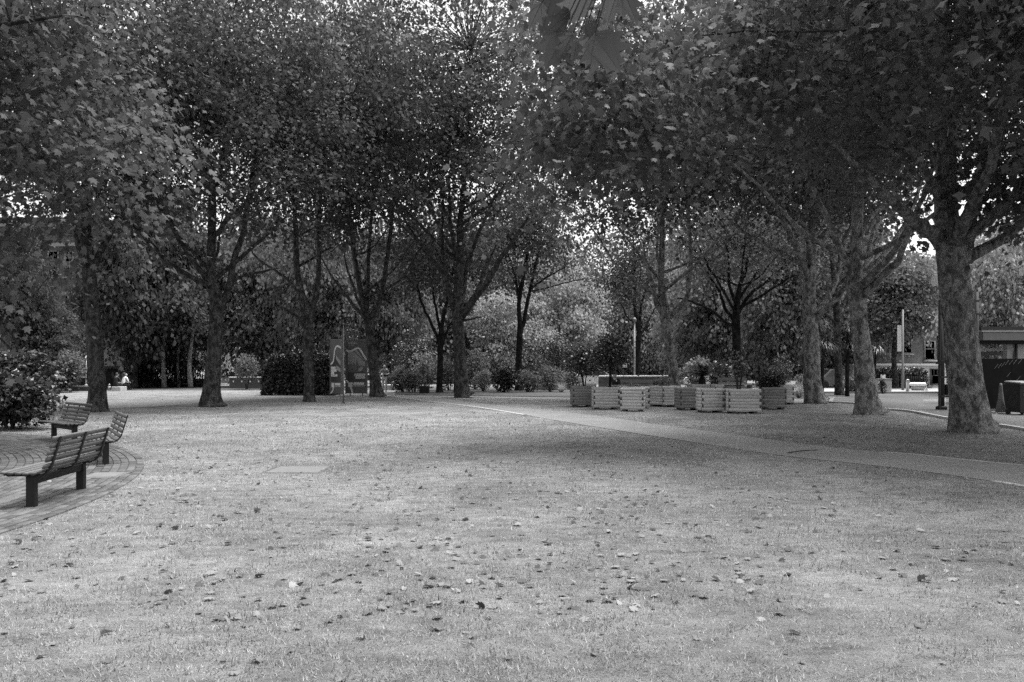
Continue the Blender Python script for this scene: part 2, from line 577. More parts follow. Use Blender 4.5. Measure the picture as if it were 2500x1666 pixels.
# ---- round brick plaza on the left with its pavers
PLC = np.array([-17.3, 7.9]); PLR = 12.4
def plaza():
    root = empty('paving', (PLC[0], PLC[1], 0)); root['kind'] = 'structure'
    a = np.linspace(0, 2 * np.pi, 120, endpoint=False)
    mb = MB()
    ring = np.stack([PLC[0] + (PLR - .03) * np.cos(a), PLC[1] + (PLR - .03) * np.sin(a), np.full(120, .002)], 1)
    mb.add(ring, [list(range(120))])
    mb.build('paving_base', M['joint'], root)
    # individual pavers
    items = []
    r = PLR - .06
    k = 0
    while r > 4.5:
        n = int(2 * math.pi * r / .211)
        th = (np.arange(n) + .5 * (k % 2) + rng.uniform(-.05, .05, n)) * 2 * np.pi / n
        X, Y = PLC[0] + r * np.cos(th), PLC[1] + r * np.sin(th)
        for x, y, t in zip(X, Y, th):
            if y < 4 or y > 26: continue
            u = CX + F_PX * x / y
            if u < -140: continue
            if abs(x + 6.0) < .27 and abs(y - 11.74) < .33: continue
            if rng.random() < .012: continue
            items.append((math.hypot(x, y), x, y, t, r))
        r -= .117; k += 1
    items.sort()
    protos = []
    for j in range(6):
        b = MB(); b.box((0, 0, 0), (.205, .101, .03), tone=j / 5.0, bev=.005)
        v = np.vstack(b.v)
        protos.append(raw_mesh('paver', v, [i for f in b.f for i in f], [len(f) for f in b.f], M['paver'], None, b.t))
    for (d, x, y, t, r) in items[:300]:
        o = link('paver', protos[random.randrange(6)], root, (x - PLC[0], y - PLC[1], -.001 + random.uniform(-.003, .003)), (random.uniform(-.012, .012), random.uniform(-.012, .012), t + math.pi / 2 + random.uniform(-.015, .015)))
    rest = MB()
    for (d, x, y, t, r) in items[300:]:
        b = .2 if d < 22 else .2
        rest.box((x, y, -.001 + random.uniform(-.003, .003)), (.205, .101, .03), t + math.pi / 2, 0, random.random(), bev=.005 if d < 14 else 0)
    o = rest.build('paver_field', M['paver'], root); o['kind'] = 'stuff'
plaza()

# ================================================================ TREES
def leaf_tpl(fine):
    if fine == 2:
        half = [(0, 0), (.10, -.03), (.34, .02), (.30, .12), (.60, .24), (.44, .33), (.33, .40), (.56, .62), (.40, .63), (.22, .62), (.20, .72), (.24, .84), (.10, .86), (0, 1.0)]
    elif fine == 1:
        half = [(0, 0), (.24, -.02), (.54, .22), (.31, .36), (.50, .66), (.19, .63), (0, 1.0)]
    elif fine == 0:
        half = [(0, 0), (.52, .40), (.22, .56), (0, 1.0)]
    else:
        half = [(0, 0), (.44, .48), (0, 1.0)]
    h = np.array(half)
    n = len(h)
    z = lambda x, y: -.22 * np.abs(x) - .28 * y * y
    right = np.stack([h[:, 0], h[:, 1], z(h[:, 0], h[:, 1])], 1)
    left = right[1:-1] * np.array([-1, 1, 1])
    v = np.vstack([right, left])
    pr = list(range(n))
    pl = [0] + [n - 1] + [n + i for i in range(n - 2)][::-1]
    return v, [pr, pl]
TPL = {k: leaf_tpl(k) for k in (-1, 0, 1, 2)}

def leaf_arrays(pos, axis, nrm, size, fine=0):
    tv, tp = TPL[fine]
    axis = unit(axis)
    nrm = unit(nrm - axis * (nrm * axis).sum(1, keepdims=True))
    side = np.cross(axis, nrm)
    s = size[:, None, None]
    v = pos[:, None, :] + s * (tv[None, :, 0:1] * side[:, None] + tv[None, :, 1:2] * axis[:, None] + tv[None, :, 2:3] * nrm[:, None])
    N, K = len(pos), len(tv)
    off = (np.arange(N) * K)[:, None]
    per = np.concatenate([np.array(p) for p in tp])
    loops = (off + per[None, :]).ravel()
    sizes = np.tile([len(p) for p in tp], N)
    return v.reshape(-1, 3), loops, sizes

def spray(centers, per, spread, size, rg, droop=.5, flat=.34, fine=0):
    """leaves gathered in loose drooping sprays about centres"""
    n = len(centers) * per
    c = np.repeat(centers, per, axis=0)
    d = rg.normal(size=(n, 3)) * np.array([spread, spread, spread * flat])
    rad = np.linalg.norm(d[:, :2], axis=1)
    d[:, 2] -= .30 * rad ** 2 / spread
    pos = c + d
    ax = np.stack([d[:, 0], d[:, 1], np.zeros(n)], 1); ax = unit(ax + rg.normal(size=(n, 3)) * .25)
    ax = ax + rg.normal(size=(n, 3)) * .45
    ax[:, 2] -= droop * (1 + .6 * rg.random(n))
    nm = rg.normal(size=(n, 3)) * .42 + np.repeat(rg.normal(size=(len(centers), 3)) * .45, per, axis=0); nm[:, 2] += .7
    sz = size * rg.uniform(.42, 1.35, n)
    ctone = np.repeat(rg.uniform(.15, .85, len(centers)), per)
    tone = np.clip(ctone * .5 + rg.random(n) * .5 + (rg.random(n) < .04) * .3, 0, 1)
    v, l, s = leaf_arrays(pos, ax, nm, sz, fine)
    return v, l, s, np.repeat(tone, 2)

def crown_mesh(name, parts, tubes, mats, origin):
    """parts: spray outputs; tubes: list of (verts, faces)"""
    V, L, S, T, MI = [], [], [], [], []
    off = 0
    for v, l, s, t in parts:
        V.append(v); L.append(l + off); S.append(s); T.append(t); MI.append(np.zeros(len(s), int)); off += len(v)
    for v, f in tubes:
        V.append(v); L.append(np.array([i for q in f for i in q]) + off); S.append(np.array([len(q) for q in f])); T.append(np.full(len(f), .5)); MI.append(np.ones(len(f), int)); off += len(v)
    return raw_mesh(name, np.vstack(V) - np.asarray(origin), np.concatenate(L), np.concatenate(S), mats, np.concatenate(MI), np.concatenate(T))

def lumpy(p, k, ph):
    return np.sin(p[:, 0] * k + ph) * np.sin(p[:, 1] * k * 1.1 + ph * 2) * np.sin(p[:, 2] * k * .9 + ph * 3)

def crown_points(rg, n, c, rx, zb, zt, bias=.5, thin=.15):
    """points in an egg-shaped volume, more towards its skin, with holes"""
    out = []
    zc = zb + (zt - zb) * .45
    while len(out) < n:
        d = unit(rg.normal(size=(n * 2, 3)))
        r = rg.random((n * 2, 1)) ** bias
        q = d * r
        q[:, 0] *= rx; q[:, 1] *= rx
        q[:, 2] = np.where(q[:, 2] > 0, q[:, 2] * (zt - zc), q[:, 2] * (zc - zb))
        q += np.array([c[0], c[1], zc])
        keep = lumpy(q, 1.25, c[0] * 1.7 + c[1]) > -.34 + thin * rg.random(len(q))
        out.extend(q[keep])
    return np.array(out[:n])

def trunk_part(root, spec, rg, mat, sides=20, flare=True, name='trunk', bumpy=.06):
    pts = np.array([s[0] for s in spec]); rad = np.array([s[1] for s in spec])
    sp = smooth_path(np.hstack([pts, rad[:, None]]), 4)
    p, r = sp[:, :3], sp[:, 3]
    vs, fs = tube_arrays(p, r, sides, True)
    ring = vs[:len(p) * sides].reshape(len(p), sides, 3)
    ang = np.arange(sides) * 2 * np.pi / sides
    ph = rg.uniform(0, 6, 4)
    for i in range(len(p)):
        z = p[i][2]
        wob = 1 + bumpy * np.sin(3 * ang + ph[0] + z * 1.1) * np.sin(z * 1.9 + ph[1]) + bumpy * .7 * np.sin(5 * ang + ph[2] - z * 1.7)
        if flare and z < .6:
            wob += (.6 - max(z, 0)) * .28 * (np.sin(4 * ang + ph[3]) + .5 * np.sin(7 * ang + ph[0]))
        ring[i] = p[i] + (ring[i] - p[i]) * wob[:, None]
    vs = np.vstack([ring.reshape(-1, 3), vs[len(p) * sides:]])
    mb = MB(); mb.add(vs, fs, 0, .5, True)
    return mb.build(name, mat, root), p, r

def build_tree(name, label, base, trunk, limbs, crown, seed, leaf='leaf', bark='bark', size=.17, per=95, ncl=230, fine=0, group=None,
               extra=None, auto=6, spread=.68, cat='tree', thin=.15, twig=True, bias=.5, droop=.5, xsize=.16):
    """trunk: [(u, v, width_px)] at the base's distance; limbs: [[(u, v, width_px, dY)...]]; crown: (radius, z_bottom, z_top, dx, dy)"""
    rg = np.random.default_rng(seed)
    b = np.asarray(base, dtype=float)
    Y = b[1]
    root = empty(name, b, 0, label, cat, group)
    px = Y / F_PX
    spec = []
    for i, t in enumerate(trunk):
        p = P(t[0], t[1], Y)
        if i == 0: p[2] = -.06
        spec.append((p, t[2] * px / 2))
    _, tp, tr = trunk_part(root, spec, rg, M[bark])
    nodes = [tp[len(tp) // 3:]]
    nrad = [tr[len(tr) // 3:]]
    def limb(pts, rad, sides=10):
        sp = smooth_path(np.hstack([pts, np.asarray(rad)[:, None]]), 4)
        jit = rg.normal(size=(len(sp), 3)) * .02; jit[0] = 0
        q = sp[:, :3] + jit * np.minimum(1, np.arange(len(sp)) / 3)[:, None]
        mb = MB(); mb.tube(q, np.maximum(sp[:, 3], .008), sides)
        mb.build('limb', M[bark], root)
        nodes.append(q[2:]); nrad.append(sp[2:, 3])
    for L in limbs:
        pts = np.array([P(l[0], l[1], Y + (l[3] if len(l) > 3 else 0)) for l in L])
        limb(pts, [l[2] * px / 2 for l in L])
    cr, zb, zt, dx, dy = crown
    cc = np.array([b[0] + dx, b[1] + dy])
    for k in range(auto):
        az = 2 * math.pi * (k + rg.random() * .7) / auto
        i0 = int(len(tp) * rg.uniform(.45, .85))
        s = tp[i0]; r0 = tr[i0] * .5
        ln = cr * rg.uniform(.65, .95)
        top = np.array([cc[0] + ln * math.cos(az), cc[1] + ln * math.sin(az), min(zt - 1.5, s[2] + ln * rg.uniform(.6, 1.2))])
        m1 = s * .62 + top * .38 + np.array([0, 0, -.08 * ln]) ; m2 = s * .3 + top * .7 + rg.normal(size=3) * .25
        limb(np.array([s, m1, m2, top]), [r0, r0 * .7, r0 * .45, .025], 8)
    nodes = np.vstack(nodes); nrad = np.concatenate(nrad)
    cl = crown_points(rg, ncl, cc, cr, zb, zt, bias, thin)
    if extra is not None: cl = np.vstack([cl, extra])
    tubes = []
    if twig:
        for c in cl:
            d = np.linalg.norm(nodes - c, axis=1) + np.maximum(0, nodes[:, 2] - c[2] + .2) * 1.2
            j = int(np.argmin(d)); s = nodes[j]
            ln = np.linalg.norm(c - s)
            if ln < .2: continue
            r0 = min(nrad[j] * .6, .012 + .011 * ln)
            mid = s * .5 + c * .5 + np.array([0, 0, .10 * ln]) + rg.normal(size=3) * .07 * ln
            q = smooth_path(np.array([s, mid, c]), 3)
            tubes.append(tube_arrays(q, np.linspace(r0, .007, len(q)), 4 if ln < 3 else 5, False))
    sp = [spray(cl if extra is None else cl[:ncl], per, spread, size, rg, droop, .34, fine)]
    if extra is not None: sp.append(spray(extra, per + 50, spread * .9, xsize, rg, droop, .5, 1))
    me = crown_mesh('crown', sp, tubes, [M[leaf], M['branch']], b)
    link('crown', me, root)
    return root

# ---- left row
build_tree('plane_tree', 'plane tree with a straight dark trunk behind the far slatted bench', G(238, 1005),
    [(238, 1005, 56), (238, 988, 45), (236, 930, 38), (232, 850, 36), (226, 760, 34), (219, 680, 32), (212, 600, 29), (208, 530, 25), (212, 420, 20), (216, 300, 15), (220, 150, 10), (222, 20, 5)],
    [[(216, 700, 15), (203, 640, 13, -.3), (190, 590, 12, -.6), (168, 500, 9, -1), (120, 400, 6, -1.6)],
     [(226, 660, 18), (258, 590, 15, .3), (305, 500, 14, .6), (350, 420, 13, .8), (405, 352, 10, 1), (450, 260, 6, 1.2)],
     [(210, 560, 14), (160, 470, 11, .5), (90, 400, 8, 1), (20, 320, 5, 1.4)]],
    (5.2, 6.6, 18.5, 0, -.3), 11, group='plane trees along the far edge of the lawn', ncl=360, size=.155, per=100)
build_tree('plane_tree', 'plane tree forking low into two stems, between the benches and the clipped hedge', G(520, 993),
    [(518, 993, 66), (516, 978, 50), (519, 930, 38), (524, 860, 34), (527, 800, 33), (528, 745, 34), (524, 712, 30), (516, 680, 23), (515, 640, 20), (517, 560, 20), (518, 480, 18), (512, 420, 14), (505, 330, 12), (495, 230, 9), (490, 100, 5)],
    [[(526, 775, 22), (551, 723, 19, .2), (562, 689, 16, .3), (571, 637, 15, .5), (585, 594, 14, .6), (600, 536, 13, .8), (610, 465, 12, 1), (617, 422, 10, 1), (628, 350, 8, 1.2), (642, 240, 5, 1.4)],
     [(512, 692, 18), (490, 662, 14, -.2), (445, 597, 12, -.6), (407, 522, 11, -1), (350, 468, 9, -1.3), (290, 415, 5, -1.5)],
     [(613, 445, 9, .9), (640, 405, 8, .7), (665, 378, 7, .5), (705, 300, 4, .2)],
     [(521, 578, 13), (535, 565, 12, -.2), (562, 525, 11, -.5), (603, 500, 8, -.9), (660, 450, 5, -1.2)],
     [(519, 485, 13), (532, 440, 12, .2), (545, 380, 11, .3), (550, 290, 8, .5), (555, 160, 5, .5)],
     [(564, 690, 8, .3), (600, 672, 7, .1), (640, 664, 6, -.2), (680, 655, 4, -.5)]],
    (5.9, 6.9, 20.5, .2, -.8), 12, group='plane trees along the far edge of the lawn', ncl=360, size=.155, per=100)
build_tree('plane_tree', 'slim plane tree in front of the dark clipped hedge', G(755, 981),
    [(755, 981, 34), (755, 962, 25), (753, 860, 22), (752, 800, 23), (750, 772, 26), (743, 745, 22), (730, 694, 16), (724, 637, 14), (722, 560, 12), (716, 480, 11), (702, 380, 9), (692, 240, 6)],
    [[(755, 780, 18), (764, 750, 16, .2), (775, 694, 13, .4), (780, 622, 12, .6), (778, 536, 10, .7), (790, 400, 8, .8), (795, 260, 5, .8)],
     [(745, 800, 9), (732, 778, 8, -.3), (712, 763, 7, -.6), (686, 749, 4, -1)],
     [(762, 775, 8), (790, 755, 7, .4), (820, 735, 6, .8), (850, 700, 4, 1.2)]],
    (5.7, 7.0, 22, 0, -.6), 13, group='plane trees along the far edge of the lawn', ncl=290, per=110, fine=-1, size=.18)
build_tree('plane_tree', 'plane tree leaning beside the poster panels', G(920, 969),
    [(922, 969, 44), (919, 957, 33), (913, 905, 24), (908, 860, 23), (904, 820, 21), (899, 785, 23), (886, 740, 15), (876, 690, 13), (862, 600, 11), (850, 480, 9), (842, 300, 6)],
    [[(899, 795, 17), (912, 765, 14, .1), (926, 738, 13, .2), (936, 700, 12, .3), (943, 640, 11, .5), (955, 560, 9, .6), (965, 420, 7, .6), (972, 250, 4, .6)],
     [(897, 785, 12), (897, 700, 10, .4), (905, 560, 8, .6), (912, 400, 6, .6), (915, 240, 4, .6)]],
    (6.0, 7.4, 23.5, 0, -.5), 14, group='plane trees along the far edge of the lawn', ncl=290, per=110, fine=-1, size=.18)
# ---- centre
build_tree('slender_tree', 'slender dark tree with wiry forks just behind the tallest central trunk', G(1072, 960),
    [(1072, 960, 18), (1073, 940, 15), (1075, 860, 14), (1076, 825, 14), (1078, 800, 11), (1086, 760, 8), (1098, 700, 7), (1110, 640, 5), (1118, 590, 3)],
    [[(1075, 838, 9), (1050, 785, 7, -.3), (1030, 740, 6, -.5), (1018, 690, 5, -.6), (1005, 640, 4, -.8), (985, 590, 2, -1)],
     [(1077, 815, 8), (1062, 740, 6, .4), (1055, 700, 5, .5), (1045, 640, 3, .7)],
     [(1079, 845, 8), (1095, 800, 6, .5), (1115, 770, 5, .9), (1140, 740, 3, 1.2)],
     [(1030, 745, 4, -.5), (1012, 700, 3, -.3), (980, 660, 2, 0)]],
    (3.8, 6.2, 13.0, 0, 0), 15, bark='bark_dark', ncl=130, per=100, fine=-1, size=.19, auto=2, group='slender dark trees around the shrub bed')
build_tree('plane_tree', 'tall central plane tree with steep spreading limbs beside the path', G(1130, 971),
    [(1138, 971, 52), (1130, 957, 38), (1124, 900, 31), (1120, 830, 28), (1118, 780, 27), (1117, 745, 28), (1120, 700, 23), (1123, 640, 19), (1124, 580, 17), (1124, 540, 15), (1130, 480, 13), (1136, 400, 11), (1142, 300, 8), (1147, 120, 4)],
    [[(1111, 760, 17), (1102, 735, 15, -.2), (1094, 698, 13, -.4), (1079, 665, 12, -.6), (1056, 637, 10, -.8), (1036, 604, 8, -1), (1000, 570, 5, -1.4), (960, 530, 3, -1.6)],
     [(1094, 700, 9, -.4), (1090, 665, 9, -.2), (1082, 622, 8, 0), (1080, 558, 7, .2), (1083, 510, 6, .3), (1076, 440, 4, .4)],
     [(1124, 725, 14), (1133, 700, 12, .3), (1138, 655, 11, .5), (1153, 612, 10, .8), (1173, 558, 8, 1), (1200, 500, 5, 1.2), (1225, 420, 3, 1.4)],
     [(1124, 778, 20), (1140, 755, 18, -.3), (1163, 724, 17, -.7), (1191, 688, 15, -1.1), (1217, 640, 12, -1.5), (1250, 592, 9, -1.9), (1290, 530, 5, -2.4)],
     [(1135, 752, 9, .3), (1163, 715, 9, .8), (1180, 668, 8, 1.1), (1191, 645, 7, 1.3), (1215, 590, 4, 1.6)],
     [(1122, 640, 10), (1108, 600, 9, -.5), (1100, 540, 8, -.8), (1095, 440, 5, -1)],
     [(1124, 785, 6), (1150, 779, 5, -.4), (1178, 775, 3, -.8)]],
    (7.0, 8.9, 24.5, .2, -.4), 16, ncl=320, per=115, fine=-1, size=.18)
build_tree('slender_tree', 'slender dark tree forking in two above the dense shrub', G(1266, 955),
    [(1266, 955, 19), (1266, 930, 16), (1267, 870, 15), (1269, 820, 15), (1269, 790, 12), (1267, 740, 10), (1275, 690, 9), (1284, 640, 8), (1292, 590, 6), (1300, 520, 4)],
    [[(1271, 815, 11), (1280, 778, 10, .3), (1290, 730, 9, .5), (1298, 690, 8, .7), (1310, 640, 7, .9), (1320, 590, 5, 1), (1340, 530, 3, 1.2)],
     [(1268, 760, 6), (1263, 700, 5, -.4), (1256, 670, 4, -.7), (1245, 630, 2, -1)],
     [(1297, 705, 6, .7), (1330, 680, 5, .3), (1378, 655, 3, 0)],
     [(1295, 712, 4, .7), (1350, 700, 3.4, 1), (1400, 685, 3, 1.4), (1450, 680, 2, 1.8)]],
    (4.6, 7.0, 16.5, .6, .5), 17, bark='bark_dark', ncl=170, per=100, fine=-1, size=.19, auto=2, group='slender dark trees around the shrub bed')
build_tree('plane_tree', 'plane tree with mottled trunk rising from among the timber planters', G(1652, 978),
    [(1652, 978, 36), (1649, 950, 28), (1640, 880, 25), (1632, 830, 24), (1625, 780, 24), (1621, 750, 25), (1617, 725, 18), (1614, 668, 15), (1617, 553, 13), (1614, 420, 10), (1606, 280, 7), (1600, 120, 4)],
    [[(1617, 765, 14), (1600, 735, 12, -.2), (1595, 698, 10, -.4), (1583, 668, 8, -.6), (1570, 600, 5, -1)],
     [(1630, 772, 16), (1650, 757, 14, -.2), (1677, 728, 12, -.5), (1680, 683, 11, -.7), (1687, 645, 10, -.9), (1683, 572, 8, -1), (1680, 470, 6, -1), (1690, 330, 4, -1)]],
    (6.8, 8.0, 20.5, -.3, -.4), 18, bark='bark_pale', ncl=360, per=110, fine=-1, size=.185)
build_tree('slender_tree', 'slender dark tree beside the tall pale pole', G(1556, 948),
    [(1556, 948, 16), (1556, 920, 14), (1557, 880, 13), (1559, 830, 12), (1559, 800, 11), (1550, 755, 8), (1549, 700, 6), (1549, 640, 5), (1545, 570, 3)],
    [[(1560, 812, 8), (1566, 745, 6, .3), (1580, 700, 4, .6), (1590, 650, 3, .9)],
     [(1561, 825, 6), (1585, 780, 5, .5), (1600, 750, 3, .8)],
     [(1551, 752, 4), (1530, 725, 3, -.4), (1500, 700, 2, -.8)]],
    (3.6, 6.6, 13.5, -.5, 0), 19, bark='bark_dark', ncl=95, per=100, fine=-1, size=.19, auto=2, group='slender dark trees around the shrub bed')
build_tree('spreading_tree', 'spreading tree with many fine ascending branches behind the planters', G(1803, 963),
    [(1803, 963, 26), (1801, 920, 21), (1799, 850, 20), (1797, 790, 20), (1798, 750, 16), (1806, 700, 11), (1822, 650, 8), (1815, 600, 5), (1808, 540, 3)],
    [[(1797, 800, 9), (1765, 783, 7, -.3), (1735, 757, 6, -.6), (1690, 737, 5, -1), (1655, 728, 3, -1.3)],
     [(1797, 790, 9), (1770, 750, 8, .4), (1752, 705, 6, .8), (1715, 650, 5, 1.2), (1670, 600, 2, 1.6)],
     [(1799, 770, 10), (1830, 722, 8, .3), (1870, 690, 6, .6), (1915, 645, 4, .9), (1955, 590, 2, 1.2)],
     [(1801, 755, 9), (1850, 727, 7, -.5), (1910, 690, 5, -1), (1960, 660, 3, -1.4)],
     [(1797, 745, 8), (1781, 700, 7, -.6), (1779, 640, 5, -.9), (1770, 560, 3, -1)],
     [(1803, 730, 8), (1845, 670, 6, 1), (1880, 620, 4, 1.6), (1905, 560, 2, 2)],
     [(1798, 770, 7), (1760, 700, 6, -1), (1725, 640, 4, -1.6), (1690, 560, 2, -2)],
     [(1820, 660, 5), (1835, 610, 4, -.6), (1860, 560, 2, -1)]],
    (5.4, 6.8, 15.0, 0, 0), 20, bark='bark_dark', ncl=220, per=90, fine=-1, size=.18, auto=5, leaf='leaf_mid')
# ---- right row
def sprays_px(lst):
    return np.array([P(u, v, Y) for u, v, Y in lst])
_r = np.random.default_rng(3)
T13X = [(_r.uniform(2385, 2640), _r.uniform(330, 500), _r.uniform(17.5, 20.5)) for _ in range(26)]
build_tree('plane_tree', 'plane tree with dark base, farthest of the three big mottled trunks by the road', G(1988, 985),
    [(1994, 985, 66), (1988, 972, 52), (1983, 930, 42), (1982, 870, 38), (1978, 800, 35), (1975, 755, 33), (1977, 690, 28), (1980, 620, 25), (1984, 540, 20), (1985, 470, 17), (1976, 350, 12), (1970, 190, 7)],
    [[(1972, 675, 15), (1960, 643, 14, -.4), (1938, 593, 13, -.9), (1914, 545, 11, -1.4), (1895, 508, 9, -1.8), (1875, 440, 5, -2.2)],
     [(1990, 768, 19), (2007, 745, 18, .3), (2033, 700, 16, .7), (2047, 659, 14, 1), (2053, 620, 12, 1.2), (2075, 550, 8, 1.6)],
     [(1993, 778, 16), (2012, 757, 15, -.4), (2052, 719, 13, -.9), (2072, 676, 10, -1.3), (2100, 600, 6, -1.8)],
     [(1983, 560, 13), (2010, 500, 10, .5), (2030, 430, 8, .8), (2050, 330, 5, 1)]],
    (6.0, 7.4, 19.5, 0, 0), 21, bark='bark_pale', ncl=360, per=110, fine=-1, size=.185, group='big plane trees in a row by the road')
build_tree('plane_tree', 'plane tree with pale lit flank, middle of the three big mottled trunks by the road', G(2118, 1012),
    [(2124, 1012, 84), (2119, 1001, 66), (2114, 960, 51), (2108, 900, 45), (2104, 840, 41), (2098, 780, 39), (2092, 720, 41), (2088, 680, 36), (2090, 620, 30), (2092, 560, 28), (2095, 480, 24), (2095, 400, 20), (2090, 250, 14), (2085, 90, 7)],
    [[(2100, 685, 24), (2114, 665, 22, .2), (2152, 638, 21, .5), (2181, 598, 18, .8), (2207, 552, 15, 1.1), (2235, 490, 10, 1.5), (2265, 400, 6, 2)],
     [(2102, 725, 22), (2120, 708, 20, -.3), (2152, 676, 18, -.7), (2193, 636, 16, -1.1), (2216, 574, 13, -1.4), (2245, 500, 9, -1.8), (2280, 400, 5, -2.2)],
     [(2082, 690, 18), (2070, 657, 17, -.3), (2045, 593, 15, -.8), (2021, 533, 13, -1.2), (1986, 462, 10, -1.7), (1945, 370, 6, -2.2)],
     [(2094, 600, 15), (2110, 562, 14, .4), (2140, 540, 12, .8), (2175, 522, 9, 1.2), (2230, 490, 5, 1.8)]],
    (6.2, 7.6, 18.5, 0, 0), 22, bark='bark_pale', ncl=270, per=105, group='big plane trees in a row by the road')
build_tree('plane_tree', 'massive plane tree, nearest of the big mottled trunks, in front of the dark hoarding', G(2366, 1055),
    [(2376, 1055, 132), (2368, 1040, 104), (2362, 1000, 88), (2357, 940, 79), (2350, 870, 75), (2344, 800, 72), (2335, 720, 70), (2326, 650, 69), (2319, 600, 67), (2312, 540, 56), (2310, 450, 48), (2310, 350, 42), (2308, 200, 34), (2305, 50, 26), (2300, -120, 16), (2300, -300, 9)],
    [[(2350, 640, 30), (2360, 612, 28, .2), (2368, 575, 26, .4), (2372, 520, 24, .6), (2381, 475, 22, .8), (2402, 390, 17, 1.2), (2420, 280, 12, 1.6), (2440, 120, 7, 2)],
     [(2338, 610, 30), (2353, 583, 28, -.3), (2388, 560, 26, -.7), (2427, 523, 24, -1), (2464, 493, 21, -1.3), (2520, 450, 16, -1.6), (2600, 390, 10, -2)],
     [(2308, 610, 38), (2289, 583, 36, -.2), (2254, 553, 33, -.6), (2221, 530, 28, -.9), (2189, 500, 23, -1.2), (2150, 465, 18, -1.5), (2090, 400, 12, -2), (2010, 330, 7, -2.5)],
     [(2310, 430, 26), (2260, 350, 20, .6), (2190, 280, 14, 1.1), (2110, 200, 8, 1.6)],
     [(2310, 300, 22), (2370, 210, 18, -.6), (2430, 150, 13, -1), (2500, 90, 8, -1.4)]],
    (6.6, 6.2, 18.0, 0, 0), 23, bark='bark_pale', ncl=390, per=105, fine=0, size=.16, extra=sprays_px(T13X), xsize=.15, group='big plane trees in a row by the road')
build_tree('slender_tree', 'thin grey trunk standing between the two right-hand mottled planes, beyond the road', G(2050, 965),
    [(2050, 965, 24), (2048, 940, 19), (2046, 880, 17), (2044, 800, 16), (2042, 740, 15), (2036, 690, 12), (2030, 620, 9), (2026, 540, 5)],
    [[(2044, 770, 10), (2062, 735, 8, .4), (2080, 690, 6, .8), (2090, 630, 3, 1)],
     [(2040, 790, 8), (2010, 760, 6, -.4), (1990, 735, 4, -.8)]],
    (4.4, 6.4, 15.0, 0, 0), 24, bark='bark', ncl=110, per=80, auto=3)
# ---- trees just outside the frame whose branches hang into it
hang = []
rh = np.random.default_rng(5)
while len(hang) < 62:
    u, v = rh.uniform(1330, 1980), rh.uniform(-60, 620)
    low = 270 + 230 * math.exp(-((u - 1490) / 150) ** 2) - max(0, u - 1650) * .25
    left = 1330 + max(0, 180 - v) * .1 + max(0, v - 430) * .35
    if v > low or u < left: continue
    if v > 330 and rh.random() < .45: continue
    hang.append((u, v, rh.uniform(14.5, 19.5)))
build_tree('plane_tree', 'overhanging plane tree whose leafy boughs fill the dark upper right corner', np.array([10.4, 12.3, 0]),
    [(2894, 1150, 150), (2894, 1120, 125), (2894, 950, 105), (2890, 750, 95), (2885, 550, 85), (2880, 300, 70), (2880, 0, 50), (2880, -400, 28), (2880, -800, 12)],
    [[(2885, 520, 34), (2700, 300, 26, .6), (2480, 150, 15, 1.8), (2200, 85, 10, 3.2), (1950, 76, 7, 3.6), (1780, 78, 7, 3.6), (1690, 105, 4, 3.8), (1620, 160, 2, 4)],
     [(2885, 450, 34), (2650, 150, 24, 1), (2350, -20, 17, 2), (2000, -80, 11, 3), (1700, -40, 5, 4)],
     [(2885, 620, 30), (2760, 480, 20, .6), (2600, 350, 13, 1.4), (2450, 300, 6, 2)],
     [(2883, 400, 40), (3100, 150, 30, 1), (3400, -50, 16, 2)]],
    (6.2, 5.6, 16.5, .6, .8), 25, bark='bark', ncl=330, per=115, fine=0, size=.17, extra=sprays_px(hang), xsize=.155, auto=5)
hang = []
while len(hang) < 60:
    u, v = rh.uniform(-120, 420), rh.uniform(-60, 720)
    lim = 420 - abs(v - 330) * .45
    if v > 540: lim = min(lim, 160 - (v - 540) * .2)
    if u > lim: continue
    if v > 560 and rh.random() < .2: continue
    if 330 < v and rh.random() < .35: continue
    hang.append((u, v, rh.uniform(14.5, 19)))
build_tree('plane_tree', 'overhanging plane tree whose low leafy boughs enter above the shrub and benches', np.array([-12.4, 13.4, 0]),
    [(-549, 1130, 120), (-549, 1100, 100), (-549, 900, 85), (-545, 600, 75), (-540, 300, 60), (-540, 0, 40), (-540, -500, 16)],
    [[(-545, 560, 44), (-400, 420, 34, -.3), (-260, 330, 20, .3), (-120, 280, 9, 1.5), (40, 230, 4, 2.5)],
     [(-545, 650, 38), (-380, 560, 26, .5), (-200, 560, 14, .8), (-60, 600, 8, 1), (40, 680, 4, 1)],
     [(-543, 400, 36), (-350, 200, 26, .4), (-100, 80, 16, .8), (150, 40, 8, 1)]],
    (5.2, 6.2, 15.5, -.6, 1), 26, bark='bark', ncl=240, per=105, fine=0, size=.16, extra=sprays_px(hang), xsize=.14, auto=4)

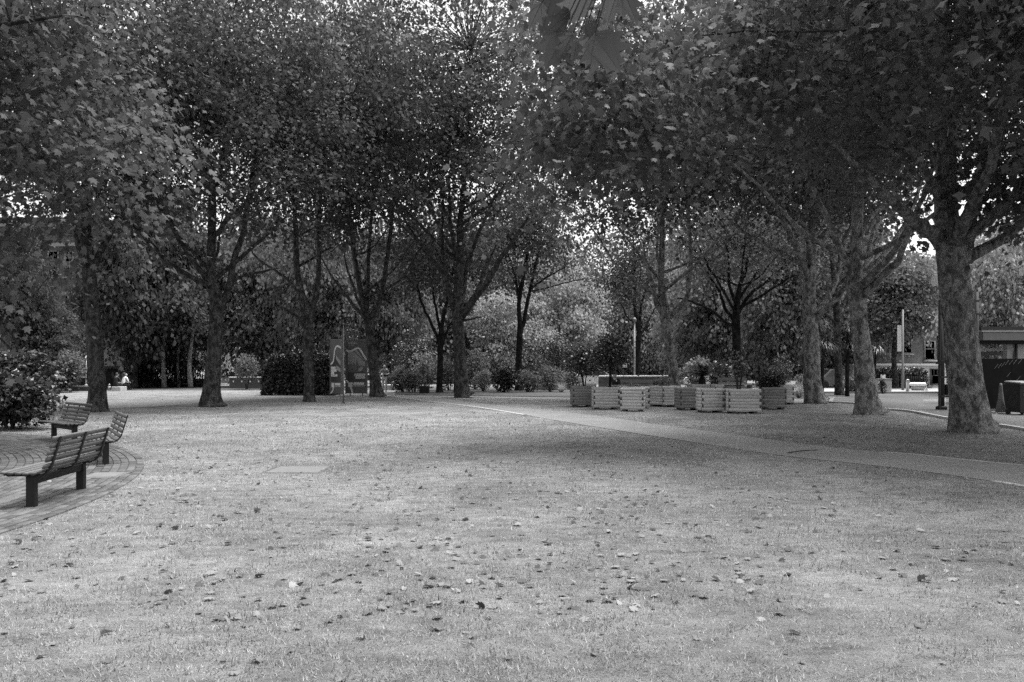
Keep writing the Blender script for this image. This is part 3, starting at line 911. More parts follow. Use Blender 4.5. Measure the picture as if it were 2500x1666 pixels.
# near bough with single big leaves at the top of the picture
def near_bough():
    b = np.array([9.4, 4.9, 0.0])
    root = empty('plane_tree', b, 0, 'plane tree beyond the frame with one bough of big near leaves at the top', 'tree')
    rg = np.random.default_rng(31)
    spec = [((9.4, 4.9, -.05), .55), ((9.4, 4.9, .5), .42), ((9.4, 4.9, 2.5), .36), ((9.3, 4.9, 5), .3), ((9.2, 5, 8), .22), ((9.2, 5, 12), .1), ((9.2, 5, 15), .04)]
    trunk_part(root, [(np.array(p), r) for p, r in spec], rg, M['bark_pale'])
    bough = smooth_path(np.array([[9.3, 4.9, 4.6], [7.5, 4.8, 5.3], [5.2, 4.6, 5.6], [3.0, 4.45, 5.2], [1.5, 4.35, 4.6], [.75, 4.3, 4.15]]), 5)
    mb = MB(); mb.tube(bough, np.linspace(.13, .012, len(bough)), 9); mb.build('limb', M['bark'], root)
    nodes = bough[8:]
    cl = crown_points(rg, 120, np.array([10.6, 3.0]), 3.8, 6.4, 14.5)
    tubes = []
    sp = spray(cl, 80, .6, .19, rg, .5, .45, 0)
    link('crown', crown_mesh('crown', [sp], tubes, [M['leaf'], M['branch']], b), root)
    # big hanging leaves: pixel of the stalk end, pixel of the tip, size
    spec = [((1352, -30), (1296, 60), .55, .15), ((1322, 8), (1287, 60), .6, .45), ((1432, -28), (1408, 66), .85, .5), ((1512, -32), (1488, 47), .62, .55), ((1520, -30), (1538, 42), .5, .35),
            ((1384, 72), (1331, 136), .8, .5), ((1392, 28), (1352, 84), .5, .1), ((1398, 84), (1378, 152), .55, .4), ((1410, 96), (1416, 147), .55, .85), ((1446, 84), (1441, 160), .5, .45), ((1452, 84), (1502, 150), .85, .6),
            ((1438, 46), (1447, 90), .5, .3)]
    tw = MB()
    for k, (a, t, wf, tone) in enumerate(spec):
        Yl = 4.3 + rg.uniform(-.15, .15)
        A, T = P(a[0], a[1], Yl), P(t[0], t[1], Yl + rg.uniform(-.1, .05))
        ax = (T - A)[None]; ln = np.linalg.norm(T - A)
        nm = np.array([[rg.normal() * .7, -1.0, .2 + rg.normal() * .6]])
        tv, tp = TPL[2]
        keep = tv.copy(); tv[:, 0] *= wf * 1.3; tv[:, 2] *= 1.6
        v, l, sz = leaf_arrays(A[None], ax, nm, np.array([ln]), 2)
        tv[:] = keep
        me = raw_mesh('leaf', v - b, l, sz, M['leaf'], None, [tone, tone * .75])
        lf = link('leaf', me, root)
        vn = MB()
        base = v[0]; n2 = unit(np.cross(v[4] - v[0], v[13] - v[0])[None])[0]; n2 = n2 * (-1 if n2[1] > 0 else 1)
        for tip in (13, 4, 7, 16, 19):
            e = v[tip]
            q = np.array([base + n2 * .002, base * .5 + e * .5 + n2 * .0022, base * .12 + e * .88 + n2 * .002])
            vn.tube(q, [.0016, .0011, .0005], 4)
        vv = np.vstack(vn.v) - b
        link('vein', raw_mesh('vein', vv, [i for f in vn.f for i in f], [len(f) for f in vn.f], M['leaf'], None, [1.0] * len(vn.f)), lf)
        jn = nodes[int(np.argmin(np.linalg.norm(nodes - A, axis=1)))]
        mid = (A + jn) / 2 + np.array([0, 0, .12])
        tw.tube(smooth_path(np.array([jn, mid, A]), 4), [.006] * 4 + [.0045] * 4 + [.003], 5)
    tw.build('twig', M['branch'], root)
near_bough()

# ---- background trees: a few crowns shared between copies
def bg_proto(seed, leaf, n, per, size, zb, spread, droop, bark, h=12.0, r=4.6):
    rg = np.random.default_rng(seed)
    cl = crown_points(rg, n, np.array([0, 0]), r, zb, h, .42, .1)
    me = crown_mesh('crown', [spray(cl, per, spread, size, rg, droop, .4, -1)], [], [M[leaf], M['branch']], (0, 0, 0))
    mb = MB()
    pts = smooth_path(np.array([[0, 0, -.05], [.05, 0, 1], [0, .1, 3], [.15, 0, 6], [0, 0, h - 2]]), 4)
    mb.tube(pts, np.interp(np.linspace(0, 1, len(pts)), [0, .1, 1], [.34, .24, .05]), 10)
    for k in range(5):
        a = k * 1.3 + rg.random(); z0 = rg.uniform(2.2, 5)
        q = smooth_path(np.array([[0, 0, z0], [math.cos(a) * 1.2, math.sin(a) * 1.2, z0 + 1.4], [math.cos(a) * r * .75, math.sin(a) * r * .75, z0 + 3.2]]), 3)
        mb.tube(q, np.linspace(.11, .03, len(q)), 6)
    v = np.vstack(mb.v)
    tr = raw_mesh('trunk', v, [i for f in mb.f for i in f], [len(f) for f in mb.f], M[bark], None, mb.t, mb.s)
    return tr, me
BG = {
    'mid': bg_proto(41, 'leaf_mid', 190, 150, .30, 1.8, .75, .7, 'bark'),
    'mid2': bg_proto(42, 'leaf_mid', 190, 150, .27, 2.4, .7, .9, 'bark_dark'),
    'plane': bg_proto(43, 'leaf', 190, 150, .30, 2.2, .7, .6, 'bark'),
    'pale': bg_proto(44, 'leaf_pale_lit', 190, 150, .27, 1.4, .75, .9, 'bark'),  # crown lightened: daylight on the brighter background trees is put into leaf colour
    'dark': bg_proto(45, 'leaf_dark', 130, 80, .24, .8, .6, .4, 'bark_dark'),
}
def bg_tree(kind, u, Y, top_v, half_px, label, name='garden_tree', group=None, rz=None, lift=0.0):
    h = CAM_H + (HY - top_v) / F_PX * Y
    r = half_px / F_PX * Y
    tr, me = BG[kind]
    root = empty(name, (GX(u, Y), Y, 0), random.uniform(0, 6) if rz is None else rz, label, 'tree', group)
    a = link('trunk', tr, root); c = link('crown', me, root)
    for o in (a, c): o.scale = (r / 4.6, r / 4.6, h / 12.0)
    if lift:
        c.scale.z = (h - lift) / 12.0; c.location.z = lift; a.scale = (1, 1, h / 12.0)
    return root
bg_tree('plane', 125, 53, 735, 75, 'small low tree in front of the brick building', 'small_tree')
bg_tree('plane', 45, 51, 540, 75, 'dark tree half screening the brick building at the left edge', lift=2.4)
bg_tree('plane', 330, 60, 430, 130, 'dense tree directly above the seated pair on the far lawn edge')
bg_tree('plane', 430, 64, 450, 120, 'dense dark tree on the far lawn edge, left of the forked plane')
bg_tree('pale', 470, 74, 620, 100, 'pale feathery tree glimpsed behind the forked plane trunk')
bg_tree('mid', 640, 66, 480, 125, 'light broadleaf tree above the low lit wall')
bg_tree('mid2', 780, 62, 490, 115, 'broadleaf tree behind the dark hedge and poster panels')
bg_tree('dark', 855, 56, 770, 32, 'small dark conifer rising over the poster panels', 'conifer')
bg_tree('mid2', 950, 66, 520, 110, 'broadleaf tree behind the walking person')
bg_tree('mid', 1050, 80, 560, 115, 'broadleaf tree behind the slender wiry tree by the path')
bg_tree('dark', 1010, 60, 800, 62, 'dark rounded evergreen behind the pale shrub', 'evergreen_tree')
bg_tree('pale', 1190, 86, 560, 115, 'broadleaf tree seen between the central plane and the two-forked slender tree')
bg_tree('pale', 1255, 78, 690, 95, 'layered tree, leaves lightened as if lit, behind the two-forked slender tree')
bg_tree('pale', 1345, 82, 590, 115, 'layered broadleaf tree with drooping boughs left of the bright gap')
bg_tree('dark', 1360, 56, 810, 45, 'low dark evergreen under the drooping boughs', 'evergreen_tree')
bg_tree('pale', 1470, 94, 665, 125, 'tree with light painted into its leaves, far off in the gap behind the planter trees')
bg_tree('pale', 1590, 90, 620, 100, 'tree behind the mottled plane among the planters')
bg_tree('pale', 1690, 82, 620, 95, 'broadleaf tree, leaves lightened as if lit, beyond the palm planter')
bg_tree('mid', 1800, 76, 500, 135, 'broad tree behind the fine-branched spreading tree')
bg_tree('mid', 1910, 62, 500, 115, 'broadleaf tree behind the farthest big mottled plane')
bg_tree('dark', 1905, 52, 862, 28, 'dark evergreen behind the round clipped planter bush', 'evergreen_tree')
bg_tree('mid', 2050, 66, 490, 135, 'broadleaf tree behind the cordylines')
bg_tree('mid', 2185, 57, 600, 105, 'broadleaf tree over the lamp column and pavement', lift=2.6)
bg_tree('mid2', 2300, 74, 640, 90, 'broadleaf tree behind the mesh enclosure')
bg_tree('pale', 2440, 46, 500, 115, 'large tree, leaves lightened as if lit, above the flat canopy')
bg_tree('pale', 2560, 48, 480, 115, 'large tree, leaves lightened as if lit, cut off by the right picture edge')
FAR = ['beyond the left edge', 'at the left edge', 'over the house number', 'above the white camera pole', 'above the gatehouse', 'above the leaning pale stem', 'over the forked plane', 'over the low lit wall', 'over the big hedge', 'over the poster panels', 'behind the walking person', 'behind the feathery shrub', 'behind the central plane', 'behind the two-forked tree', 'left of the bright gap', 'in the bright gap', 'right of the bright gap', 'over the small palm', 'over the spreading tree', 'over the round bush', 'over the cordylines', 'over the lamp column', 'over the mesh enclosure']
for k, u in enumerate(range(-250, 2800, 145)):
    if 60 < u < 260: continue
    if 1400 < u < 1580: continue
    kk = ['mid', 'plane', 'mid2'][k % 3]
    bg_tree(kk, u + random.uniform(-25, 25), random.uniform(92, 104), random.uniform(560, 640), 110, 'far broadleaf tree in the back row, ' + FAR[min(k, 22)], 'far_tree', 'farthest row of trees')

# ================================================================ SHRUBS
def shrub(name, label, base, rx, ry, h, n, size, leaf, seed, lobes=7, stems=6, z0=0.0, cat='shrub', group=None, low=.05, fine=0):
    rg = np.random.default_rng(seed)
    b = np.array([base[0], base[1], z0])
    root = empty(name, b, 0, label, cat, group)
    V = []
    for k in range(lobes):
        a = rg.uniform(0, 2 * np.pi); d = math.sqrt(rg.random()) * .55
        c = np.array([math.cos(a) * d * rx, math.sin(a) * d * ry, h * (low + (1 - low) * rg.uniform(.4, .68))])
        m = n // lobes
        q = unit(rg.normal(size=(m, 3))) * (rg.random((m, 1)) ** .3) * np.array([rx * .62, ry * .62, h * .42])
        V.append(c + q)
    pos = np.vstack(V); pos[:, 2] = np.clip(pos[:, 2], h * low * rg.uniform(.4, 1.2, len(pos)), None)
    ctr = np.array([0, 0, h * .4])
    ax = unit(pos - ctr) + rg.normal(size=pos.shape) * .6
    nm = unit(pos - ctr) * .6 + rg.normal(size=pos.shape) * .5 + np.array([0, 0, .6])
    sz = size * rg.uniform(.6, 1.3, len(pos))
    v, l, s = leaf_arrays(pos, ax, nm, sz, fine)
    t = np.repeat(np.clip(rg.random(len(pos)), 0, 1), 2)
    tubes = []
    for k in range(stems):
        e = pos[rg.integers(len(pos))]
        q = smooth_path(np.array([[e[0] * .15, e[1] * .15, -.03], [e[0] * .45, e[1] * .45, e[2] * .5], e]), 3)
        tubes.append((tube_arrays(q, np.linspace(.03, .008, len(q)), 5, False)))
    me = crown_mesh('foliage', [(v, l, s, t)], [], [M[leaf], M['branch']], (0, 0, 0))
    link('foliage', me, root)
    if tubes:
        mb = MB()
        for vv, ff in tubes: mb.add(vv, ff, 0, .5, True)
        mb.build('stem', M['branch'], root, world=False)
    return root

shrub('evergreen_shrub', 'glossy dark evergreen shrub beside the brick paving and far bench', G(28, 1048), 1.25, 1.1, 1.38, 4200, .13, 'leaf_dark', 51, 10, 8, low=.12, fine=0)
shrub('evergreen_shrub', 'tall dark shrub behind the glossy evergreen at the left edge', (GX(30, 36), 36), 1.9, 1.5, 2.3, 3000, .2, 'leaf_dark', 52)
shrub('hedge_shrub', 'rounded dark bush below the small low tree', (GX(120, 50), 50), 1.7, 1.3, 1.7, 2200, .2, 'leaf_dark', 53)
shrub('hedge_shrub', 'small pale-topped bush by the white camera pole', (GX(172, 51), 51), .8, .8, 2.3, 1100, .17, 'leaf_mid', 54, low=.4)
# big dark clipped hedge
def hedge(name, label, x0, x1, y, d, h, n, size, leaf, seed, top_left=1.0, cat='hedge'):
    rg = np.random.default_rng(seed)
    root = empty(name, ((x0 + x1) / 2, y, 0), 0, label, cat)
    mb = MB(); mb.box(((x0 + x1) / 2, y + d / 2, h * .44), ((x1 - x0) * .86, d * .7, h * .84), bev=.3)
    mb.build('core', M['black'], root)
    u = rg.random((n, 3)); side = rg.integers(0, 4, n)
    x = x0 + (x1 - x0) * u[:, 0]; yy = y + d * u[:, 1]; z = h * u[:, 2] ** .9
    f = side <= 1
    yy[f] = y + rg.random(f.sum()) * .3
    tp = side == 2; z[tp] = h - rg.random(tp.sum()) * .25
    en = side == 3; x[en] = np.where(rg.random(en.sum()) < .5, x0 + rg.random(en.sum()) * .3, x1 - rg.random(en.sum()) * .3)
    tx = (x - x0) / (x1 - x0)
    edge = np.minimum(1, np.minimum(tx, 1 - tx) / .16) ** .5
    hh = (top_left + (1 - top_left) * np.minimum(1, tx * 3)) * (.72 + .28 * edge)
    z = z * hh + .08 * np.sin(x * 3.1) + .06 * np.sin(x * 7.3 + z * 3); yy = yy + .12 * np.sin(x * 2.7 + z * 2.2)
    pos = np.stack([x, yy, np.maximum(z, .03)], 1)
    nm = rg.normal(size=(n, 3)) * .5 + np.array([0, -.6, .5])
    ax = rg.normal(size=(n, 3)) + np.array([0, -.2, -.4])
    v, l, s = leaf_arrays(pos, ax, nm, size * rg.uniform(.6, 1.3, n), 0)
    link('foliage', crown_mesh('foliage', [(v, l, s, np.repeat(rg.random(n), 2))], [], [M[leaf], M['branch']], root.location), root)
hedge('hedge', 'big dark clipped hedge behind the slim plane and beside the poster panels', GX(640, 45.5), GX(818, 45.5), 45.2, 2.6, 2.5, 9000, .14, 'leaf_dark', 61, .8)
hedge('hedge', 'distant loose hedge closing the view under the farthest trees', GX(860, 99), GX(2120, 99), 99, 1.5, 2.8, 9000, .42, 'leaf_mid', 63)
hedge('hedge', 'long dark clipped hedge behind the steel bollard across the road', GX(2125, 60), GX(2266, 60), 60, 1.2, 1.55, 3600, .13, 'leaf_dark', 62)

sh = [  # u, Y, half width px, height m, leaf, size, n, label
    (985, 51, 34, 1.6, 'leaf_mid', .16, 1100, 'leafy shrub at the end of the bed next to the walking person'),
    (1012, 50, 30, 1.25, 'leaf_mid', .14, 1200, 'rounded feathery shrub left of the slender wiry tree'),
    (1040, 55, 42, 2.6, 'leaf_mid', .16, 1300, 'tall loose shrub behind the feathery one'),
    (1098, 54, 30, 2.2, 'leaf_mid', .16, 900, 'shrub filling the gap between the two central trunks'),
    (1180, 52, 26, 1.5, 'leaf_pale_lit', .10, 1500, 'bright silvery shrub right of the central plane'),
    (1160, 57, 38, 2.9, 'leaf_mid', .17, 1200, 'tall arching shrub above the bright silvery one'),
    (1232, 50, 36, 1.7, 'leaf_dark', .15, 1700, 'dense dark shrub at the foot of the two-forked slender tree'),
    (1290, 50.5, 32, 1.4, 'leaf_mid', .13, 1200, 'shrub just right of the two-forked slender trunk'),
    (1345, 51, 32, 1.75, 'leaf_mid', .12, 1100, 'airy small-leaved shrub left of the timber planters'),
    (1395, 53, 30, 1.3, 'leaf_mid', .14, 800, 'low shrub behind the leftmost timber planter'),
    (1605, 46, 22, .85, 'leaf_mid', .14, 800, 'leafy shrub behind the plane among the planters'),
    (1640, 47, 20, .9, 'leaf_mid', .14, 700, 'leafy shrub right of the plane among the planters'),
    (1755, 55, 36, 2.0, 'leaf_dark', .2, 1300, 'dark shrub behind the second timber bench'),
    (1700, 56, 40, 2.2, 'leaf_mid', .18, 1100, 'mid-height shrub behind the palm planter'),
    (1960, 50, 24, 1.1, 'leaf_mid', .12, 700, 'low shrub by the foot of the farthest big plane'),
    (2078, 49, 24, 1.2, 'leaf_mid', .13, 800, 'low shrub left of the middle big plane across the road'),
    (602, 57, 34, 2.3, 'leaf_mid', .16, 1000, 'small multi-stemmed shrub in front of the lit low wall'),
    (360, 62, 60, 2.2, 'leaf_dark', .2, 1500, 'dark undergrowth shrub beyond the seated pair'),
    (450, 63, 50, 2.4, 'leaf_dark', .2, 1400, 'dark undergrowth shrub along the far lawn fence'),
]
for k, (u, Y, hw, h, leaf, size, n, lab) in enumerate(sh):
    shrub('shrub', lab, (GX(u, Y), Y), hw / F_PX * Y, hw / F_PX * Y * .8, h, n, size, leaf, 70 + k, 6, 7, group='shrubs of the garden beds', low=.3 if u == 602 else .05)

def blade_tuft(name, label, base, n, ln, w, mat, seed, z0=0.0, up=.8, arch=.9, cat='plant', parent=None, part=None, tone=(0, 1), segs=4, start=.03):
    rg = np.random.default_rng(seed)
    b = np.array([base[0], base[1], z0])
    root = parent if parent is not None else empty(name, b, 0, label, cat)
    V, Fc, T = [], [], []
    k = 0
    for i in range(n):
        a = rg.uniform(0, 2 * np.pi); el = rg.uniform(up - .5, up + .5)
        L = ln * rg.uniform(.6, 1.15)
        d = np.array([math.cos(a), math.sin(a), 0]); sd_ = np.array([-math.sin(a), math.cos(a), 0])
        p = d * start; e = el
        for s in range(segs + 1):
            t = s / segs
            ww = w * (1 - t) ** .7 * .5 + .0008
            V += [p - sd_ * ww, p + sd_ * ww]
            p = p + (d * math.cos(e) + np.array([0, 0, math.sin(e)])) * L / segs
            e -= arch * rg.uniform(.6, 1.3) / segs * 1.6
        for s in range(segs):
            Fc.append([k + 2 * s, k + 2 * s + 1, k + 2 * s + 3, k + 2 * s + 2]); T.append(rg.uniform(*tone))
        k += 2 * (segs + 1)
    me = raw_mesh(part or 'foliage', np.array(V), [i for f in Fc for i in f], [4] * len(Fc), mat, None, T)
    o = link(part or 'foliage', me, root)
    return root, o

blade_tuft('ornamental_grass', 'pale ornamental grass behind the second timber bench', (GX(1855, 42), 42), 260, 1.0, .018, M['leaf_pale_lit'], 101, up=1.2, arch=.8)
blade_tuft('ornamental_grass', 'pale ornamental grass right of the planters, by the farthest big plane', (GX(1950, 41), 41), 300, 1.1, .018, M['leaf_pale_lit'], 102, up=1.15, arch=.8)
blade_tuft('ornamental_grass', 'pale ornamental grass tuft behind the two dark planter trees', (GX(1370, 50), 50), 220, .8, .02, M['leaf_pale_lit'], 103, up=1.1, arch=.8)

def cordyline(u, Y, heads, label, seed):
    rg = np.random.default_rng(seed)
    root = empty('cordyline', (GX(u, Y), Y, 0), 0, label, 'plant')
    mb = MB()
    for (du, v) in heads:
        e = P(u + du, v, Y) - np.array(root.location)
        q = smooth_path(np.array([[0, 0, -.05], [e[0] * .2, 0, e[2] * .45], e]), 5)
        mb.tube(q, np.linspace(.13, .07, len(q)), 8)
        _, o = blade_tuft('', '', (0, 0), 130, 1.15, .05, M['leaf_dark'], seed + int(v), up=.35, arch=1.5, parent=root, part='leaf_head')
        o.location = e
    mb.build('stem', M['bark_dark'], root, world=False)
cordyline(2006, 42, [(6, 845), (-26, 858)], 'cordyline with drooping sword leaves right of the farthest big plane', 111)
cordyline(2068, 44, [(0, 805), (4, 850)], 'tall cordyline with hanging leaf skirt behind the middle big plane', 112)
cordyline(1112, 50, [(0, 868), (22, 862)], 'cordyline half hidden behind the tall central plane trunk', 113)
cordyline(2132, 50, [(8, 855)], 'cordyline peeping out right of the middle big plane', 114)

# ================================================================ BUILDINGS AND WALLS
def window(root, x, y, z, w, h, frame='grey_metal', bars=1, sill=True):
    """a sash window in a wall whose face is at y (towards the camera)"""
    g = MB(); g.box((x, y + .06, z), (w, .04, h)); win = g.build('window', M['glass'], root)
    loc = np.array(root.location)
    f = MB(); t = .07
    f.box((x - w / 2, y + .0, z), (t, .1, h + t)); f.box((x + w / 2, y, z), (t, .1, h + t))
    f.box((x, y, z + h / 2), (w - t, .1, t)); f.box((x, y, z - h / 2), (w - t, .1, t))
    f.box((x, y + .01, z + h * .08), (w - t, .07, .055))
    for k in range(bars):
        f.box((x - w / 2 + w * (k + 1) / (bars + 1), y + .012, z + h * .29), (.035, .05, h * .42 - .06))
    v = np.vstack(f.v) - loc
    me = raw_mesh('frame', v, [i for q in f.f for i in q], [len(q) for q in f.f], M[frame], None, f.t)
    link('frame', me, win)
    if sill:
        s = MB(); s.box((x, y - .08, z - h / 2 - .09), (w + .25, .22, .09))
        me = raw_mesh('sill', np.vstack(s.v) - loc, [i for q in s.f for i in q], [len(q) for q in s.f], M['stone'], None, s.t)
        link('sill', me, win)

def text(body, size, mat, parent, loc, rot=(R(90), 0, 0), align='LEFT', name='lettering', ext=.004):
    cu = bpy.data.curves.new(name, 'FONT')
    cu.body = body; cu.size = size; cu.align_x = align; cu.extrude = ext
    cu.materials.append(mat)
    f = bpy.data.objects.new(name, cu); COL.objects.link(f)
    me = bpy.data.meshes.new_from_object(f.evaluated_get(bpy.context.evaluated_depsgraph_get()))
    bpy.data.objects.remove(f); me.name = name
    if not me.materials: me.materials.append(mat)
    return link(name, me, parent, loc, rot)

def left_building():
    Y = 63.0
    x0, x1 = GX(-220, Y), GX(232, Y)
    root = empty('brick_building', ((x0 + x1) / 2, Y, 0), 0, 'brown brick apartment building with stone bands behind the left trees', 'building')
    h = 13.2
    mb = MB(); mb.box(((x0 + x1) / 2, Y + 5, h / 2 - .1), (x1 - x0, 10, h)); mb.build('wall', M['brick'], root)
    zs = [CAM_H + (HY - v) / F_PX * Y for v in (718, 598)]
    for z in zs + [h - .35]:
        mb = MB(); mb.box(((x0 + x1) / 2, Y - .07, z), (x1 - x0 + .2, .18, .28)); mb.build('stone_band', M['stone'], root)
    mb = MB(); mb.box(((x0 + x1) / 2, Y + 5, h + .05), (x1 - x0 + .7, 10.7, .3)); mb.build('roof', M['dark_metal'], root)
    for u in (-190, -130, -70, -10, 40, 88, 131, 170, 208):
        for v, hh in ((645, 2.0), (758, 2.3), (838, 1.9)):
            z = CAM_H + (HY - v) / F_PX * Y
            window(root, GX(u, Y), Y - .04, z, .62 if u > 150 else .78, hh)
    # projecting porch with dark awning and entrance
    mb = MB(); mb.box((GX(178, Y), Y - 1.0, 1.55), (2.0, 2.0, 3.1)); mb.build('porch', M['brick_dark'], root)
    mb = MB(); mb.box((GX(178, Y), Y - 2.35, 2.2), (2.2, .9, .12), rx=R(-25)); mb.build('awning', M['dark_metal'], root)
    mb = MB(); mb.box((GX(178, Y), Y - 2.01, 1.0), (1.5, .05, 1.9)); mb.build('door', M['black'], root)
    mb = MB(); mb.box((GX(60, Y), Y - 1.4, 1.75), (5.2, 2.8, .5)); mb.build('canopy', M['black'], root)
    loc = np.array(root.location)
    p = np.array([GX(45, Y - 2.8), Y - 2.86, 1.56]) - loc
    text('69-71', .62, M['sign_white'], root, tuple(p), name='house_number', ext=.02)
left_building()

def entrance_block():
    Y = 60.0
    xc = GX(272, Y)
    root = empty('gatehouse', (xc, Y, 0), 0, 'pale gatehouse with dark doorway right of the straight plane trunk', 'building')
    mb = MB(); mb.box((xc, Y + 1.5, 1.75), (1.9, 3, 3.5)); mb.build('wall', M['pale'], root)
    mb = MB(); mb.box((xc - .1, Y - .03, .62), (1.45, .06, 1.75)); mb.build('door', M['black'], root)
    mb = MB(); mb.box((xc, Y - .15, 1.62), (1.95, .5, .14)); mb.build('canopy', M['dark_metal'], root)
    g = empty('railing', (GX(297, 59), 59, 0), 0, 'short run of vertical railings right of the gatehouse', 'railing')
    for k in range(7):
        mb = MB(); mb.box((GX(289 + k * 2.6, 59), 59, .85), (.03, .03, 1.7)); mb.build('bar', M['grey_metal'], g)
    for z in (.2, 1.55):
        mb = MB(); mb.box((GX(297, 59), 59.03, z), (.6, .03, .05)); mb.build('rail', M['grey_metal'], g)
entrance_block()

def modern_block():
    Y = 82.0
    x0, x1 = GX(500, Y), GX(690, Y)
    root = empty('concrete_block', ((x0 + x1) / 2, Y, 0), 0, 'modern block with white floor bands glimpsed behind the forked plane', 'building')
    mb = MB(); mb.box(((x0 + x1) / 2, Y + 5, 5), (x1 - x0, 10, 10.4)); mb.build('wall', M['pale'], root)
    for i in range(4):
        z = .95 + i * 2.5
        for k in range(5):
            mb = MB(); w = (x1 - x0) / 5
            mb.box((x0 + w * (k + .5), Y - .02, z + .35), (w - .25, .08, 1.5)); mb.build('window', M['glass'], root)
        mb = MB(); mb.box(((x0 + x1) / 2, Y - .3, z + 1.35), (x1 - x0 + .3, .8, .3)); mb.build('floor_band', M['white'], root)
modern_block()

def low_wall(name, label, u0, u1, Y, top_v, mat, lights=0, y1=None):
    x0, x1 = GX(u0, Y), GX(u1, Y)
    z = CAM_H + (HY - top_v) / F_PX * Y
    root = empty(name, ((x0 + x1) / 2, Y, 0), 0, label, 'wall')
    mb = MB(); mb.box(((x0 + x1) / 2, Y + .15, z / 2 - .06), (x1 - x0, .3, z)); mb.build('wall', mat, root)
    mb = MB(); mb.box(((x0 + x1) / 2, Y + .14, z - .02), (x1 - x0 + .06, .42, .09), bev=.01); mb.build('coping', M['white'], root)
    for k in range(lights):
        x = x0 + (x1 - x0) * (k + .5) / lights
        mb = MB(); mb.box((x, Y - .012, z * .62), (.09, .05, .13)); mb.build('wall_light', M['sign_white'], root)
    return root
low_wall('low_wall', 'low wall with pale coping and four small square lamps beyond the far lawn', 560, 642, 60, 921, M['brick'], 4)
low_wall('low_wall', 'low wall with bright white coping just right of the walking person', 938, 992, 56, 940, M['pale'])
low_wall('low_wall', 'low pale wall with white coping behind the shrubs left of the planters', 1300, 1412, 56, 939, M['pale'])
low_wall('low_wall', 'low wall with white coping behind the timber bench and seated person', 1462, 1640, 50, 918, M['brick'])
low_wall('low_wall', 'dark low wall and fence base under the trees of the far lawn edge', 305, 520, 65, 925, M['brick_dark'])

def right_building():
    Y = 64.0
    x0, x1 = GX(2100, Y), GX(2290, Y)
    root = empty('brick_building', ((x0 + x1) / 2, Y, 0), 0, 'dark brick building with white ground floor across the road', 'building')
    z1 = CAM_H + (HY - 893) / F_PX * Y
    mb = MB(); mb.box(((x0 + x1) / 2, Y + 4, 4.7), (x1 - x0, 7.6, 6.0)); mb.build('wall', M['brick_dark'], root)
    mb = MB(); mb.box(((x0 + x1) / 2 - .3, Y + 3.3, z1 / 2), (x1 - x0 + 1.2, 8, z1)); mb.build('ground_floor', M['white'], root)
    mb = MB(); mb.box(((x0 + x1) / 2 - .3, Y + 3.2, z1 + .08), (x1 - x0 + 1.5, 8.5, .16)); mb.build('parapet', M['white'], root)
    mb = MB(); mb.box(((x0 + x1) / 2, Y + 4, 7.85), (x1 - x0 + .6, 8.4, .3)); mb.build('roof', M['dark_metal'], root)
    for u, v, w, h in ((2272, 856, .8, 1.5), (2215, 840, .8, 1.5), (2160, 840, .8, 1.5)):
        window(root, GX(u, Y), Y + .16, CAM_H + (HY - v) / F_PX * Y, w, h, bars=2)
    window(root, GX(2272, Y), Y - .74, .85, .8, 1.2, bars=2, sill=False)
right_building()

